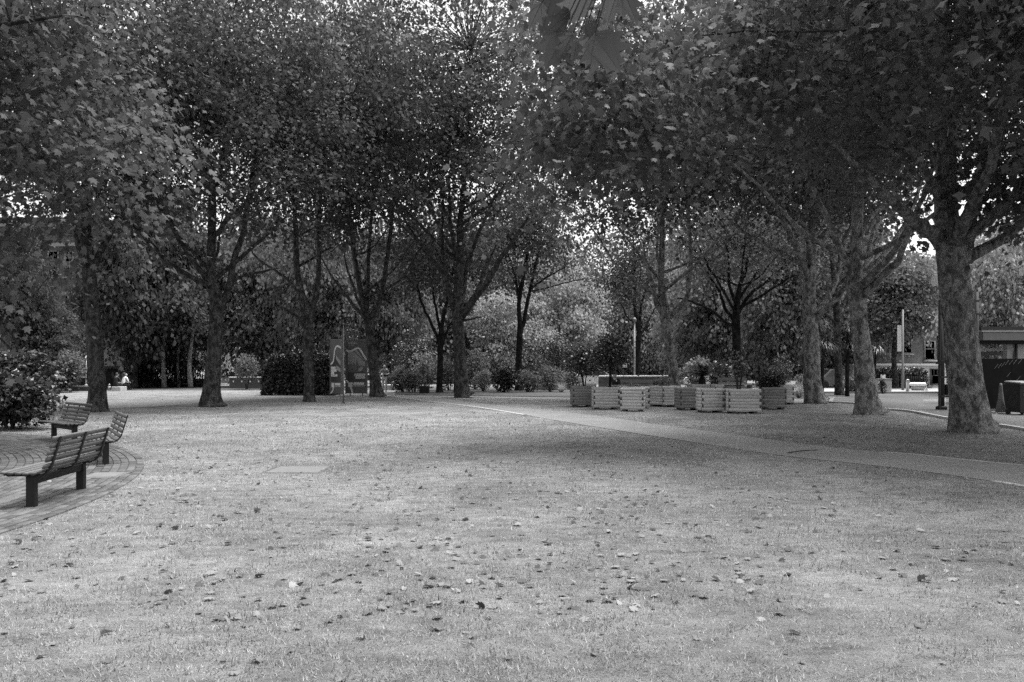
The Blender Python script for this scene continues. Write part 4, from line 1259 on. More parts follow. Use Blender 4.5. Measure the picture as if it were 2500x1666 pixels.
def station():
    """flat-roofed canopy and dark hoarding at the right edge"""
    Y = 34.0
    x0, x1 = GX(2400, Y), GX(2760, Y)
    root = empty('canopy_building', ((x0 + x1) / 2, Y, 0), 0, 'flat-roofed canopy building with pale fascia behind the dark hoarding', 'building')
    zf = lambda v: CAM_H + (HY - v) / F_PX * Y
    xc, w = (x0 + x1) / 2, x1 - x0
    mb = MB(); mb.box((xc, Y + 1.1, zf(802)), (w + .3, 2.4, .13)); mb.build('roof', M['dark_metal'], root)
    mb = MB(); mb.box((xc, Y + 1.1, zf(808.5)), (w + .15, 2.3, .09)); mb.build('roof_trim', M['pale'], root)
    mb = MB(); mb.box((xc, Y + 1.1, (zf(812) + zf(831)) / 2), (w, 2.2, zf(812) - zf(831))); mb.build('fascia', M['grey_metal'], root)
    mb = MB(); mb.box((xc, Y + 1.2, zf(835)), (w - .1, 2.0, .12)); mb.build('ceiling', M['black'], root)
    for u in (2460, 2492, 2640):
        mb = MB(); mb.box((GX(u, Y + 1.0), Y + 1.0, zf(840) / 2), (.24 if u < 2480 else .45, .3, zf(840))); mb.build('column', M['pale'], root)
    mb = MB(); mb.tube([(GX(2480, Y + .7), Y + .7, 0), (GX(2480, Y + .7), Y + .7, zf(838))], .035, 8); mb.build('downpipe', M['dark_metal'], root)
    mb = MB(); mb.box((xc, Y + 2.3, .9), (w, .12, 1.8)); mb.build('rear_wall', M['hoarding'], root)
    mb = MB(); mb.box((xc, Y + 2.1, zf(851)), (w - .2, .2, .12)); mb.build('beam', M['white'], root)
    mb = MB(); mb.box((xc, Y + 2.2, zf(862)), (w - .2, .14, .16)); mb.build('beam', M['grey_metal'], root)
    # hoarding of separate boards
    Yh = 29.3
    hx0, hx1 = GX(2388, Yh), GX(2800, Yh)
    hr = empty('hoarding', ((hx0 + hx1) / 2, Yh, 0), 0, 'tall dark painted hoarding behind the cone and wheeled bin', 'hoarding')
    hh = CAM_H + (HY - 876) / F_PX * Yh
    nb = 5
    for k in range(nb):
        wd = (hx1 - hx0) / nb
        mb = MB(); mb.box((hx0 + wd * (k + .5), Yh + .03 + .004 * (k % 2), hh / 2 + .03), (wd - .012, .05, hh - .06)); mb.build('board', M['hoarding'], hr)
    mb = MB(); mb.box(((hx0 + hx1) / 2, Yh - .02, .035), (hx1 - hx0, .06, .07)); mb.build('kerb_rail', M['grey_metal'], hr)
    mb = MB()
    for k, (u, v) in enumerate(((2432, 895), (2441, 893), (2449, 890), (2458, 886), (2468, 885), (2478, 884), (2490, 883), (2462, 915), (2486, 925))):
        c = P(u, v, Yh - .004)
        mb.box(c, (.012, .006, .22), mi=0)
        vv = mb.v[-1]; d = vv - c; a = R(-38)
        mb.v[-1] = c + np.stack([d[:, 0] * math.cos(a) - d[:, 2] * math.sin(a), d[:, 1], d[:, 0] * math.sin(a) + d[:, 2] * math.cos(a)], 1)
    o = mb.build('scratch', M['grey_metal'], hr); o['kind'] = 'stuff'
station()

# ================================================================ OBJECTS
# ---- slatted benches around the plaza
def bench(center, face, label):
    fx, fy = unit(np.array(face, dtype=float))
    th = math.atan2(fx, -fy)       # local -y looks along face
    o = np.array([center[0], center[1]]) - np.array([-math.sin(th), math.cos(th)]) * .27
    root = empty('park_bench', (o[0], o[1], 0.006), th, label, 'bench', 'slatted benches around the brick plaza')
    L = 1.56
    prof = [(.02, .405, -3), (.10, .40, -3), (.18, .396, -3), (.26, .392, -2), (.34, .392, 4), (.415, .412, 28), (.462, .47, 64), (.487, .548, 72), (.511, .626, 73), (.534, .704, 73), (.556, .782, 73)]
    if not hasattr(bench, 'me'):
        b = MB(); b.box((0, 0, 0), (L, .056, .028), bev=.005)
        bench.me = raw_mesh('slat', np.vstack(b.v), [i for f in b.f for i in f], [len(f) for f in b.f], M['bench_wood'], None, b.t)
    for (y, z, a) in prof:
        link('slat', bench.me, root, (random.uniform(-.006, .006), y, z), (R(a), 0, 0))
    line = []
    for (y, z, a) in prof:
        n = np.array([math.sin(R(a)), -math.cos(R(a))])
        line.append((y + n[0] * .028, z + n[1] * .028))
    line = np.array([(line[0][0] - .03, line[0][1])] + line + [(line[-1][0] + .012, line[-1][1] + .03)])
    sp = smooth_path(line, 3)
    for x in (-.67, 0, .67):
        mb = MB(); n = len(sp); t = unit(np.gradient(sp, axis=0)); nn = np.stack([t[:, 1], -t[:, 0]], 1)
        vs = []
        for dx in (-.02, .02):
            for off in (-.003, .013):
                vs += [(x + dx, p[0] + q[0] * off, p[1] + q[1] * off) for p, q in zip(sp, nn)]
        fs = []
        for a, b in ((0, 1), (1, 3), (3, 2), (2, 0)):
            fs += [[a * n + i, a * n + i + 1, b * n + i + 1, b * n + i] for i in range(n - 1)]
        mb.add(vs, fs); mb.build('strap', M['black_metal'], root, world=False)
    for x in (-.64, .64):
        mb = MB(); mb.box((x, .27, .165), (.09, .095, .37), bev=.006); mb.build('leg', M['black_metal'], root, world=False)
    mb = MB(); mb.box((0, .27, .30), (1.188, .06, .085)); mb.build('beam', M['black_metal'], root, world=False)
    for x in (-.64, .64):
        mb = MB(); mb.box((x, .2, .363), (.06, .38, .02)); mb.build('bracket', M['black_metal'], root, world=False)
bench((-5.545, 9.73), (-1, -.1), 'slatted park bench nearest on the brick paving, seen from behind')
bench((-7.0, 13.6), (-.85, -.53), 'slatted park bench seen end-on just past the nearest bench')
bench((-9.73, 17.3), (-.68, -.73), 'slatted park bench farthest off, facing the plaza in front of a plane trunk')

d = empty('drain_cover', (-6.0, 11.74, .004), .12, 'rectangular drain cover set in the brick paving behind the nearest bench', 'cover')
mb = MB(); mb.box((0, 0, 0), (.52, .62, .02), bev=.004); mb.build('frame', M['iron'], d, world=False)
mb = MB(); mb.box((0, 0, .006), (.42, .50, .02), bev=.004); mb.build('lid', M['slab'], d, world=False)
g = G(728, 1146)
d = empty('access_cover', (g[0], g[1], 0), -.03, 'pale square access slab sunk in the lawn', 'cover')
mb = MB(); mb.box((0, 0, -.018), (.80, .74, .04), bev=.008); mb.build('slab', M['slab'], d, world=False)
mb = MB(); mb.box((0, 0, -.019), (.92, .86, .03)); mb.build('frame', M['earth'], d, world=False)

# ---- timber planters
board_mesh = {}
def board(ln, wood='pine'):
    key = (round(ln, 3), wood)
    if key not in board_mesh:
        b = MB(); b.box((0, 0, 0), (ln, .065, .1075), bev=.002)
        mi = [1 if abs(np.vstack(b.v)[f][:, 0].mean()) > ln / 2 - .003 else 0 for f in b.f]
        board_mesh[key] = raw_mesh('board', np.vstack(b.v), [i for f in b.f for i in f], [len(f) for f in b.f], [M[wood], M['pine_end']], mi, b.t)
    return board_mesh[key]

def planter(u0, u1, v_ground, label, rz=0.0, depth=.8, n=7, soil=True, Y=None, w=None, wood='pine'):
    Yp = CAM_H * F_PX / (v_ground - HY) if Y is None else Y
    w = (u1 - u0) / F_PX * Yp if w is None else w
    uc = (u0 + u1) / 2
    root = empty('timber_planter', (GX(uc, Yp), Yp, 0), R(rz), label, 'planter', 'timber planters grouped on the grass')
    t = .065; z0 = .07; hb = .110
    for k in range(n):
        z = z0 + hb * (k + .5)
        e = k % 2
        la, lb = (w, depth - 2 * t) if e == 0 else (w - 2 * t, depth)
        for y in (t / 2, depth - t / 2): link('board', board(la, wood), root, (0, y, z))
        for sx in (-1, 1): link('board', board(lb, wood), root, (sx * (w / 2 - t / 2), depth / 2, z), (0, 0, R(90)))
    mb = MB(); mb.box((0, depth / 2, z0 + hb * n / 2 - .03), (w - 2 * t - .012, depth - 2 * t - .012, hb * n - .1)); mb.build('liner', M['black'], root, world=False)
    for x in (-w * .33, w * .33):
        mb = MB(); mb.box((x, depth / 2, .03), (.12, depth * .96, .08)); mb.build('pallet_foot', M['pine_end'], root, world=False)
    if soil:
        mb = MB(); mb.box((0, depth / 2, z0 + hb * n - .09), (w - 2 * t - .006, depth - 2 * t - .006, .06)); mb.build('soil', M['soil'], root, world=False)
    return root
PL = {}
PL[1] = planter(1398, 1448, 994, 'leftmost timber planter, grey and stained, under the small dark tree', 3, wood='pine_grey')
PL[2] = planter(1449, 1513, 1000, 'bright new timber planter second from the left', 0)
PL[3] = planter(1514, 1571, 1005, 'bright timber planter standing forward, third from the left, with its side showing', -14)
PL[4] = planter(1517, 1586, 996, 'timber planter directly behind the third from the left, only its rim showing', 0, Y=30.9)
PL[5] = planter(1588, 1622, 993, 'timber planter turned away beside the dark gap left of the mottled plane', -38, w=.8)
PL[6] = planter(1617, 1660, 994, 'timber planter in front of the mottled plane trunk', 2)
PL[7] = planter(1660, 1713, 1002, 'stained timber planter right of the mottled plane', 4, wood='pine_grey')
PL[8] = planter(1713, 1769, 1008, 'timber planter left of the dark gap, nearest but one', 3)
PL[9] = planter(1779, 1858, 1010, 'largest timber planter, nearest the path, with a pale lit right side', -4, depth=.9)
PL[10] = planter(1863, 1919, 1000, 'grey timber planter holding the round clipped bush', -9, wood='pine_grey')
PL[11] = planter(1905, 1938, 988, 'timber planter half hidden behind the round bush', -9)
PL[12] = planter(1687, 1752, 985, 'timber planter in the back row with the small palm', 2, Y=35.5)
PL[13] = planter(1419, 1456, 981, 'timber planter in the back row behind the leftmost dark tree', 0, Y=37)
PL[14] = planter(1745, 1768, 985, 'narrow timber planter in the back row beside the palm planter', 0, Y=34.4)

def planter_plant_z(p): return .07 + .11 * 7 - .09
rt = PL[10].location
shrub('round_bush', 'round clipped dark bush growing in the grey timber planter', (rt[0], rt[1] + .4), .66, .6, .68, 2600, .075, 'leaf_dark', 121, 8, 5, z0=.72, cat='bush')

def planter_tree(pl, du, top_v, hw, label, seed, dz=.72):
    rt = pl.location; Y = rt[1] + .4
    rg = np.random.default_rng(seed)
    b = np.array([rt[0] + du, Y, dz])
    h = CAM_H + (HY - top_v) / F_PX * Y - dz
    root = empty('potted_tree', b, 0, label, 'tree')
    r = hw / F_PX * Y
    mb = MB()
    for k in range(4):
        a = rg.uniform(0, 6.28); e = np.array([math.cos(a) * r * .5, math.sin(a) * r * .4, h * .75])
        q = smooth_path(np.array([[.03 * math.cos(a), .03 * math.sin(a), -.03], e * .35 + np.array([0, 0, .08]), e]), 4)
        mb.tube(q, np.linspace(.03, .01, len(q)), 6)
    mb.build('trunk', M['bark_dark'], root, world=False)
    cl = crown_points(rg, 60, np.array([0, 0]), r, h * .48, h, .4)
    sp = spray(cl, 75, .17, .085, rg, .2, .7, 0)
    link('crown', crown_mesh('crown', [sp], [], [M['leaf_dark'], M['branch']], (0, 0, 0)), root)
planter_tree(PL[1], .1, 848, 46, 'small dark multi-stemmed tree growing in the leftmost planter', 131)
planter_tree(PL[2], .15, 812, 48, 'taller small dark tree with dense crown in the second planter', 132)

def palm():
    rt = PL[12].location
    b = (rt[0], rt[1] + .4, .75)
    root = empty('palm', b, 0, 'small dark palm with arching fronds in the back row planter', 'palm')
    mb = MB(); mb.lathe([(.10, -.03), (.16, .12), (.15, .3), (.10, .42), (.06, .5)], (0, 0, 0), 10); mb.build('trunk', M['bark_dark'], root, world=False)
    rg = np.random.default_rng(9)
    for k in range(12):
        a = k * 2.4; el = rg.uniform(.5, 1.25)
        V, Fc = [], []
        p = np.array([0, 0, .45]); e = el; n = 12; L = rg.uniform(1.0, 1.35)
        dd = np.array([math.cos(a), math.sin(a), 0]); sd_ = np.array([-math.sin(a), math.cos(a), 0])
        for s in range(n):
            q = p + (dd * math.cos(e) + np.array([0, 0, math.sin(e)])) * L / n
            for sg in (-1, 1):
                i = len(V); ln = .26 * math.sin(math.pi * (s + 1.5) / (n + 2)) + .04
                V += [p, q, q + sd_ * sg * ln + dd * .1 - np.array([0, 0, .04])]; Fc.append([i, i + 1, i + 2])
            p = q; e -= .12
        me = raw_mesh('frond', np.array(V), [i for f in Fc for i in f], [3] * len(Fc), M['leaf_dark'], None, rg.random(len(Fc)))
        link('frond', me, root)
palm()
for k, (pl, dx, lab) in enumerate(((PL[9], -.1, 'sparse twiggy sapling in the largest planter'), (PL[6], -.2, 'low leafy plant in the planter before the mottled plane'), (PL[4], 0, 'low herbs in the half hidden planter'))):
    rt = pl.location
    shrub('planter_plant', lab, (rt[0] + dx, rt[1] + .45), .34, .28, (1.3, .55, .22)[k], (160, 320, 200)[k], .07, 'leaf_mid', 140 + k, 4, 6, z0=.72, cat='plant', low=.4 if k == 0 else .05)

# ---- timber benches and tables behind the planters
def timber_bench(u0, u1, Y, top_v, label):
    x0, x1 = GX(u0, Y), GX(u1, Y); w = x1 - x0; zt = CAM_H + (HY - top_v) / F_PX * Y
    root = empty('timber_bench', ((x0 + x1) / 2, Y, 0), 0, label, 'bench')
    for k in range(3):
        mb = MB(); mb.box((0, .3 + .02 * k, zt - .09 - (2 - k) * .21), (w, .04, .15), bev=.004); mb.build('back_board', M['pine_grey'], root, world=False)
    for k in range(3):
        mb = MB(); mb.box((0, -.12 + k * .16, .44), (w, .14, .04), bev=.004); mb.build('seat_board', M['pine_grey'], root, world=False)
    for sx in (-1, 1):
        mb = MB(); mb.box((sx * (w / 2 - .15), .37, zt / 2), (.09, .07, zt - .02)); mb.build('post', M['pine_grey'], root, world=False)
        mb = MB(); mb.box((sx * (w / 2 - .15), -.12, .2), (.09, .09, .42)); mb.build('leg', M['pine_grey'], root, world=False)
timber_bench(1508, 1598, 37.2, 927, 'timber bench with boarded back behind the person in the hat')
timber_bench(1757, 1828, 39.5, 922, 'timber bench with boarded back right of the small palm')

def picnic_table(u, Y, label, w=1.5, rz=0.0):
    root = empty('picnic_table', (GX(u, Y), Y, 0), rz, label, 'table')
    for k in range(5):
        mb = MB(); mb.box((0, -.32 + k * .16, .78), (w, .145, .04), bev=.004); mb.build('top_board', M['pine_grey'], root, world=False)
    for sx in (-1, 1):
        mb = MB(); mb.box((sx * w * .36, 0, .38), (.08, .6, .76)); mb.build('leg', M['pine_grey'], root, world=False)
picnic_table(1522, 35.6, 'low timber table in front of the person in the hat', 1.3, .25)
picnic_table(1800, 37.6, 'low timber table in front of the bench right of the palm', 1.6)

# ---- poster panels
def panel(root_uv, half, rz, label, content):
    g0 = G(*root_uv)
    root = empty('poster_panel', g0, rz, label, 'sign', 'tall printed poster panels')
    W, H0, H1 = half * 2, .12, 3.12
    mb = MB(); mb.box((0, .03, (H0 + H1) / 2), (W, .05, H1 - H0)); mb.build('board', M['panel'], root, world=False)
    t = .045
    for (c, s) in (((-W / 2 - t / 2, .03, (H0 + H1) / 2), (t, .09, H1 - H0 + .04)), ((W / 2 + t / 2, .03, (H0 + H1) / 2), (t, .09, H1 - H0 + .04)), ((0, .03, H1 + .02), (W, .09, .04))):
        mb = MB(); mb.box(c, s); mb.build('frame', M['grey_metal'], root, world=False)
    for sx in (-1, 1):
        mb = MB(); mb.box((sx * W * .3, .05, .05), (.05, .05, .16)); mb.build('foot', M['dark_metal'], root, world=False)
    ay, ax, an = (0, 0, 1), (1, 0, 0), (0, -1, 0)
    lay = [0]
    def flat(name, poly, mat):
        lay[0] += 1
        p = np.array(poly, dtype=float) * np.array([W, H1 - H0])
        mb = MB(); mb.prism(p, .001, (-W / 2, .004 - .0006 * lay[0], H0), ax, ay, an); return mb.build(name, M[mat], root, world=False)
    def ribbon(pts, wd):
        sp = smooth_path(np.array(pts, dtype=float), 6); q = sp * np.array([W, H1 - H0])
        tt = unit(np.gradient(q, axis=0)); nn = np.stack([-tt[:, 1], tt[:, 0]], 1) * wd / 2
        a, b = q + nn, q - nn; n = len(q); lay[0] += 1
        mb = MB(); y = .004 - .0006 * lay[0]
        vs = [(-W / 2 + p[0], y, H0 + p[1]) for p in a] + [(-W / 2 + p[0], y, H0 + p[1]) for p in b]
        mb.add(vs, [[i, n + i, n + i + 1, i + 1] for i in range(n - 1)]); return mb.build('ribbon', M['panel_light'], root, world=False)
    def word(s, x, z, size, mat, align='LEFT'):
        lay[0] += 1
        text(s, size, M[mat], root, (-W / 2 + x * W, .003 - .0006 * lay[0], H0 + z * (H1 - H0)), (R(90), 0, 0), align, ext=.0005)
    content(flat, ribbon, word)
    return root
def content_right(flat, ribbon, word):
    flat('picture', [(.07, .22), (.93, .22), (.93, .5), (.07, .5)], 'panel_dark')
    flat('picture', [(.09, .46), (.93, .46), (.93, .58), (.75, .70), (.5, .83), (.4, .79), (.25, .77), (.09, .78)], 'panel_sky')
    flat('picture', [(.07, .40), (.93, .40), (.93, .52), (.8, .5), (.72, .55), (.66, .52), (.58, .56), (.55, .62), (.5, .62), (.48, .55), (.42, .55), (.38, .6), (.34, .54), (.2, .55), (.07, .53)], 'panel_mid')
    flat('picture', [(.38, .79), (.42, .79), (.90, .61), (.88, .60)], 'panel_dark')
    flat('picture', [(.58, .42), (.75, .43), (.85, .48), (.70, .5), (.6, .46)], 'panel_sky')
    ribbon([(0, .815), (.1, .797), (.25, .795), (.4, .825), (.55, .85), (.68, .83), (.82, .74), (.95, .66), (1.0, .63)], .095)
    ribbon([(0, .25), (.07, .225), (.14, .20)], .1)
    ribbon([(.22, .13), (.28, .06), (.32, 0.005)], .1)
    flat('caption_block', [(.40, .325), (.93, .325), (.93, .375), (.40, .375)], 'panel_light')
    flat('caption_block', [(.46, .28), (.93, .28), (.93, .324), (.46, .324)], 'panel_light')
    word('SKYLINE', .91, .332, .155, 'panel_dark', 'RIGHT')
    word('SPIRITS', .91, .287, .155, 'panel_dark', 'RIGHT')
    flat('code_block', [(.10, .125), (.32, .125), (.32, .21), (.10, .21)], 'panel_light')
    flat('caption_block', [(.36, .165), (.86, .165), (.88, .21), (.36, .21)], 'panel_light')
    flat('caption_block', [(.36, .14), (.93, .14), (.93, .148), (.36, .148)], 'panel_light')
    word('SOUTH BANK', .1, .935, .085, 'panel_light')
    for (x0, z0, x1, z1) in ((.07, .925, .47, .928), (.07, .965, .47, .968), (.07, .895, .36, .898)):
        flat('line', [(x0, z0), (x1, z0), (x1, z1), (x0, z1)], 'panel_light')
def content_left(flat, ribbon, word):
    flat('picture', [(.06, .22), (.95, .22), (.95, .6), (.4, .72), (.06, .5)], 'panel_dark')
    flat('picture', [(.5, .72), (.93, .60), (.93, .52), (.5, .65)], 'panel_sky')
    flat('picture', [(.55, .53), (.93, .47), (.93, .40), (.55, .45)], 'panel_sky')
    ribbon([(0, .555), (.1, .56), (.24, .6), (.32, .68), (.36, .77), (.46, .85), (.64, .885), (.82, .87), (1.0, .845)], .10)
    for k, (w, z, s) in enumerate(((.42, .46, ''), (.52, .41, ''), (.28, .365, ''), (.58, .32, 'TALENT'))):
        flat('caption_block', [(.06, z), (.06 + w, z), (.06 + w, z + .044), (.06, z + .044)], 'panel_light')
        if s: word(s, .09, z + .007, .135, 'panel_dark')
    flat('code_block', [(.10, .115), (.36, .115), (.36, .2), (.10, .2)], 'panel_light')
    flat('caption_block', [(.42, .155), (.92, .155), (.92, .2), (.42, .2)], 'panel_light')
    flat('caption_block', [(.42, .13), (.95, .13), (.95, .138), (.42, .138)], 'panel_light')
    ribbon([(.28, .115), (.2, .05), (.02, .005)], .09)
panel((870, 966.5), .575, 0.02, 'tall poster panel with SKYLINE SPIRITS lettering and a skyline picture', content_right)
panel((820, 967.0), .56, R(-46), 'tall poster panel turned sideways, left one of the pair', content_left)

g = G(838.5, 985)
d = empty('marker_pole', g, 0, 'thin tapering grey pole standing in front of the poster panels', 'pole')
mb = MB(); mb.tube([(0, 0, -.05), (0, 0, 1.2), (0, 0, 2.9), (0, 0, 3.5)], [.036, .034, .03, .008], 10); mb.build('shaft', M['grey_metal'], d, world=False)
mb = MB(); mb.lathe([(.075, -.03), (.075, .02), (.045, .05)], (0, 0, 0), 12); mb.build('base', M['dark_metal'], d, world=False)

# ---- people
def person(name, label, loc, rz, J, E, groups, mats, extras=None, cat='person'):
    """J: joint -> ((x, y, z), radius); E: edges; groups: joint -> material index"""
    names = list(J)
    me = bpy.data.meshes.new('body')
    me.from_pydata([J[k][0] for k in names], [(names.index(a), names.index(b)) for a, b in E], [])
    o = bpy.data.objects.new('body_cage', me); COL.objects.link(o)
    sk = o.modifiers.new('skin', 'SKIN')
    for i, k in enumerate(names):
        r = J[k][1]
        me.skin_vertices[0].data[i].radius = (r, r) if np.isscalar(r) else r
        me.skin_vertices[0].data[i].use_root = (i == 0)
    ss = o.modifiers.new('sub', 'SUBSURF'); ss.levels = ss.render_levels = 2
    dg = bpy.context.evaluated_depsgraph_get()
    ev = bpy.data.meshes.new_from_object(o.evaluated_get(dg))
    bpy.data.objects.remove(o)
    for m in mats: ev.materials.append(m)
    pts = np.array([J[k][0] for k in names])
    seg = [(names.index(a), names.index(b)) for a, b in E]
    A = np.array([pts[a] for a, b in seg]); B = np.array([pts[b] for a, b in seg]); gi = [groups.get(names[b], groups.get(names[a], 0)) for a, b in seg]
    for p in ev.polygons:
        c = np.array(p.center)
        t = np.clip(((c - A) * (B - A)).sum(1) / (((B - A) ** 2).sum(1) + 1e-9), 0, 1)
        dd = np.linalg.norm(A + t[:, None] * (B - A) - c, axis=1)
        p.material_index = gi[int(np.argmin(dd))]; p.use_smooth = True
    root = empty(name, loc, rz, label, cat)
    ev.name = 'body'
    link('body', ev, root)
    if extras: extras(root)
    return root

def hand(J, E, key, wrist, dirv, side, spread, grp, groups):
    """five finger chains from the palm"""
    w = np.array(wrist); dv = unit(np.array(dirv, dtype=float)); sv = unit(np.array(side, dtype=float)); nv = np.cross(dv, sv)
    palm_ = w + dv * .07
    J[key + 'palm'] = (tuple(palm_), .03); E.append((key + 'wrist', key + 'palm')); groups[key + 'palm'] = grp
    for i, (off, ln) in enumerate(((-.03, .07), (-.01, .08), (.01, .075), (.03, .06))):
        a = palm_ + sv * off * .8 + dv * .035; b = a + dv * ln * .55; c = b + (dv * .6 + nv * .5) * ln * .5
        for n_, q, r in (('a', a, .0105), ('b', b, .0095), ('c', c, .008)):
            J[f'{key}f{i}{n_}'] = (tuple(q), r); groups[f'{key}f{i}{n_}'] = grp
        E += [(key + 'palm', f'{key}f{i}a'), (f'{key}f{i}a', f'{key}f{i}b'), (f'{key}f{i}b', f'{key}f{i}c')]
    a = w + dv * .03 - sv * .035; b = a + dv * .03 - sv * .02
    J[key + 'ta'] = (tuple(a), .012); J[key + 'tb'] = (tuple(b), .010); groups[key + 'ta'] = groups[key + 'tb'] = grp
    E += [(key + 'wrist', key + 'ta'), (key + 'ta', key + 'tb')]

def face_parts(root, c, fy=-1, hair='hair', bald=True):
    for sx in (-1, 1):
        mb = MB(); mb.lathe([(.0, -.012), (.012, -.006), (.014, 0), (.012, .006), (0, .012)], (c[0] + sx * .032, c[1] + fy * .080, c[2] + .005), 8); mb.build('eye', M['black'], root, world=False)
        mb = MB(); mb.lathe([(0, -.035), (.018, -.02), (.022, .01), (.012, .032), (0, .036)], (c[0] + sx * .082, c[1] + .01, c[2] - .01), 8); mb.build('ear', M['skin'], root, world=False)
    mb = MB(); mb.box((c[0], c[1] + fy * .092, c[2] - .065), (.05, .02, .012), bev=.004); mb.build('mouth', M['dark_cloth'], root, world=False)

def walker():
    J, E, gr = {}, [], {}
    def a(k, p, r, g, par=None):
        J[k] = (p, r); gr[k] = g
        if par: E.append((par, k))
    a('pelvis', (0, 0, .96), (.155, .115), 2)
    a('waist', (0, .0, 1.10), (.15, .11), 1, 'pelvis'); a('chest', (0, .01, 1.30), (.175, .12), 1, 'waist'); a('upper', (0, .015, 1.42), (.14, .09), 1, 'chest')
    a('neck', (0, 0, 1.51), .055, 0, 'upper'); a('jaw', (0, -.02, 1.575), (.085, .095), 0, 'neck'); a('head', (0, -.005, 1.66), (.112, .128), 0, 'jaw'); a('crown', (0, .005, 1.735), (.085, .095), 0, 'head')
    a('nose', (0, -.125, 1.635), .014, 0, 'head')
    for s, k in ((-1, 'l'), (1, 'r')):
        a(k + 'sh', (s * .19, .015, 1.43), .065, 1, 'upper')
    a('lel', (-.26, .03, 1.16), .05, 1, 'lsh'); a('lwrist', (-.25, -.06, .92), .03, 0, 'lel'); hand(J, E, 'l', J['lwrist'][0], (0, -.15, -1), (0, 1, 0), 0, 0, gr)
    a('rel', (.285, .02, 1.17), .05, 1, 'rsh'); a('rwrist', (.14, -.2, 1.14), .03, 0, 'rel'); hand(J, E, 'r', J['rwrist'][0], (-.9, -.3, .1), (0, 0, 1), 0, 0, gr)
    a('lhip', (-.095, 0, .90), .1, 2, 'pelvis'); a('lknee', (-.10, .04, .50), .068, 2, 'lhip'); a('lcalf', (-.10, .14, .33), .058, 2, 'lknee'); a('lank', (-.10, .24, .16), .042, 2, 'lcalf'); a('ltoe', (-.10, .17, .03), .038, 3, 'lank')
    a('rhip', (.095, 0, .90), .1, 2, 'pelvis'); a('rknee', (.10, -.09, .50), .07, 2, 'rhip'); a('rcalf', (.10, -.12, .32), .06, 2, 'rknee'); a('rank', (.10, -.14, .08), .042, 2, 'rcalf'); a('rtoe', (.11, -.30, .035), .04, 3, 'rank')
    def ex(root):
        face_parts(root, (0, -.005, 1.655))
        mb = MB(); mb.tube(smooth_path(np.array([(-.15, -.03, 1.46), (-.07, -.135, 1.36), (.05, -.16, 1.2), (.17, -.10, 1.06)]), 4), .02, 6); mb.build('bag_strap', M['dark_cloth'], root, world=False)
        mb = MB(); mb.box((.07, -.17, 1.1), (.24, .08, .15), rz=.2, bev=.03); mb.build('shoulder_bag', M['dark_cloth'], root, world=False)
        mb = MB(); mb.lathe([(.03, 0), (.055, .02), (.05, .05), (.0, .06)], (0, -.085, 1.545), 10); mb.build('beard', M['hair'], root, world=False)
    g0 = G(939, 958)
    person('person', 'person in pale shirt and trousers with dark shoulder bag walking up the path', g0, R(5), J, E, gr, [M['skin'], M['shirt'], M['trousers'], M['rubber']], ex)
walker()

def sitter(label, loc, rz, mats, extras, seat=.45, lean=-.12):
    J, E, gr = {}, [], {}
    def a(k, p, r, g, par=None):
        J[k] = (p, r); gr[k] = g
        if par: E.append((par, k))
    s = seat
    a('pelvis', (0, 0, s + .1), (.16, .12), 2)
    a('waist', (0, lean * .3, s + .25), (.15, .11), 1, 'pelvis'); a('chest', (0, lean * .7, s + .45), (.18, .12), 1, 'waist'); a('upper', (0, lean, s + .57), (.14, .09), 1, 'chest')
    a('neck', (0, lean - .02, s + .66), .052, 0, 'upper'); a('jaw', (0, lean - .05, s + .72), (.085, .095), 0, 'neck'); a('head', (0, lean - .04, s + .80), (.112, .128), 0, 'jaw'); a('crown', (0, lean - .03, s + .87), (.085, .095), 0, 'head')
    a('nose', (0, lean - .15, s + .775), .014, 0, 'head')
    for q, k in ((-1, 'l'), (1, 'r')):
        a(k + 'sh', (q * .19, lean, s + .57), .065, 1, 'upper'); a(k + 'el', (q * .25, lean - .08, s + .31), .048, 1, k + 'sh'); a(k + 'wrist', (q * .12, lean - .28, s + .24), .03, 0, k + 'el')
        hand(J, E, k, J[k + 'wrist'][0], (-q * .5, -.8, -.1), (0, 0, 1), 0, 0, gr)
        a(k + 'hip', (q * .1, -.05, s + .08), .095, 2, 'pelvis'); a(k + 'knee', (q * .12, -.45, s + .08), .068, 2, k + 'hip'); a(k + 'calf', (q * .12, -.46, s * .55), .055, 2, k + 'knee'); a(k + 'ank', (q * .12, -.46, .08), .04, 2, k + 'calf'); a(k + 'toe', (q * .12, -.62, .035), .038, 3, k + 'ank')
    return person('person', label, loc, rz, J, E, gr, mats, extras)
def ex_hat(root):
    face_parts(root, (0, -.16, 1.245))
    mb = MB(); mb.lathe([(.0, .16), (.07, .15), (.095, .11), (.1, .05), (.11, .04), (.17, .025), (.17, .015), (.1, .02)], (0, -.15, 1.27), 16); mb.build('hat', M['dark_cloth'], root, world=False)
    mb = MB(); mb.box((.1, -.27, .98), (.035, .02, .09), bev=.005); mb.build('badge', M['white'], root, world=False)
sitter('person in dark clothes and brimmed hat seated at the timber bench', (GX(1503, 37.0), 37.0, 0), R(-20), [M['skin'], M['dark_cloth'], M['dark_cloth'], M['rubber']], ex_hat)
def ex_bag(root):
    mb = MB(); mb.lathe([(0, .13), (.06, .115), (.09, .06), (.1, 0), (.09, -.04)], (0, -.15, 1.11), 12); mb.build('hair', M['hair'], root, world=False)
    face_parts(root, (0, -.16, 1.095))
sitter('person in black seen from behind on the pale block by the gatehouse', (GX(287, 54.5), 54.2, 0), R(165), [M['skin'], M['dark_cloth'], M['dark_cloth'], M['rubber']], ex_bag, .3)
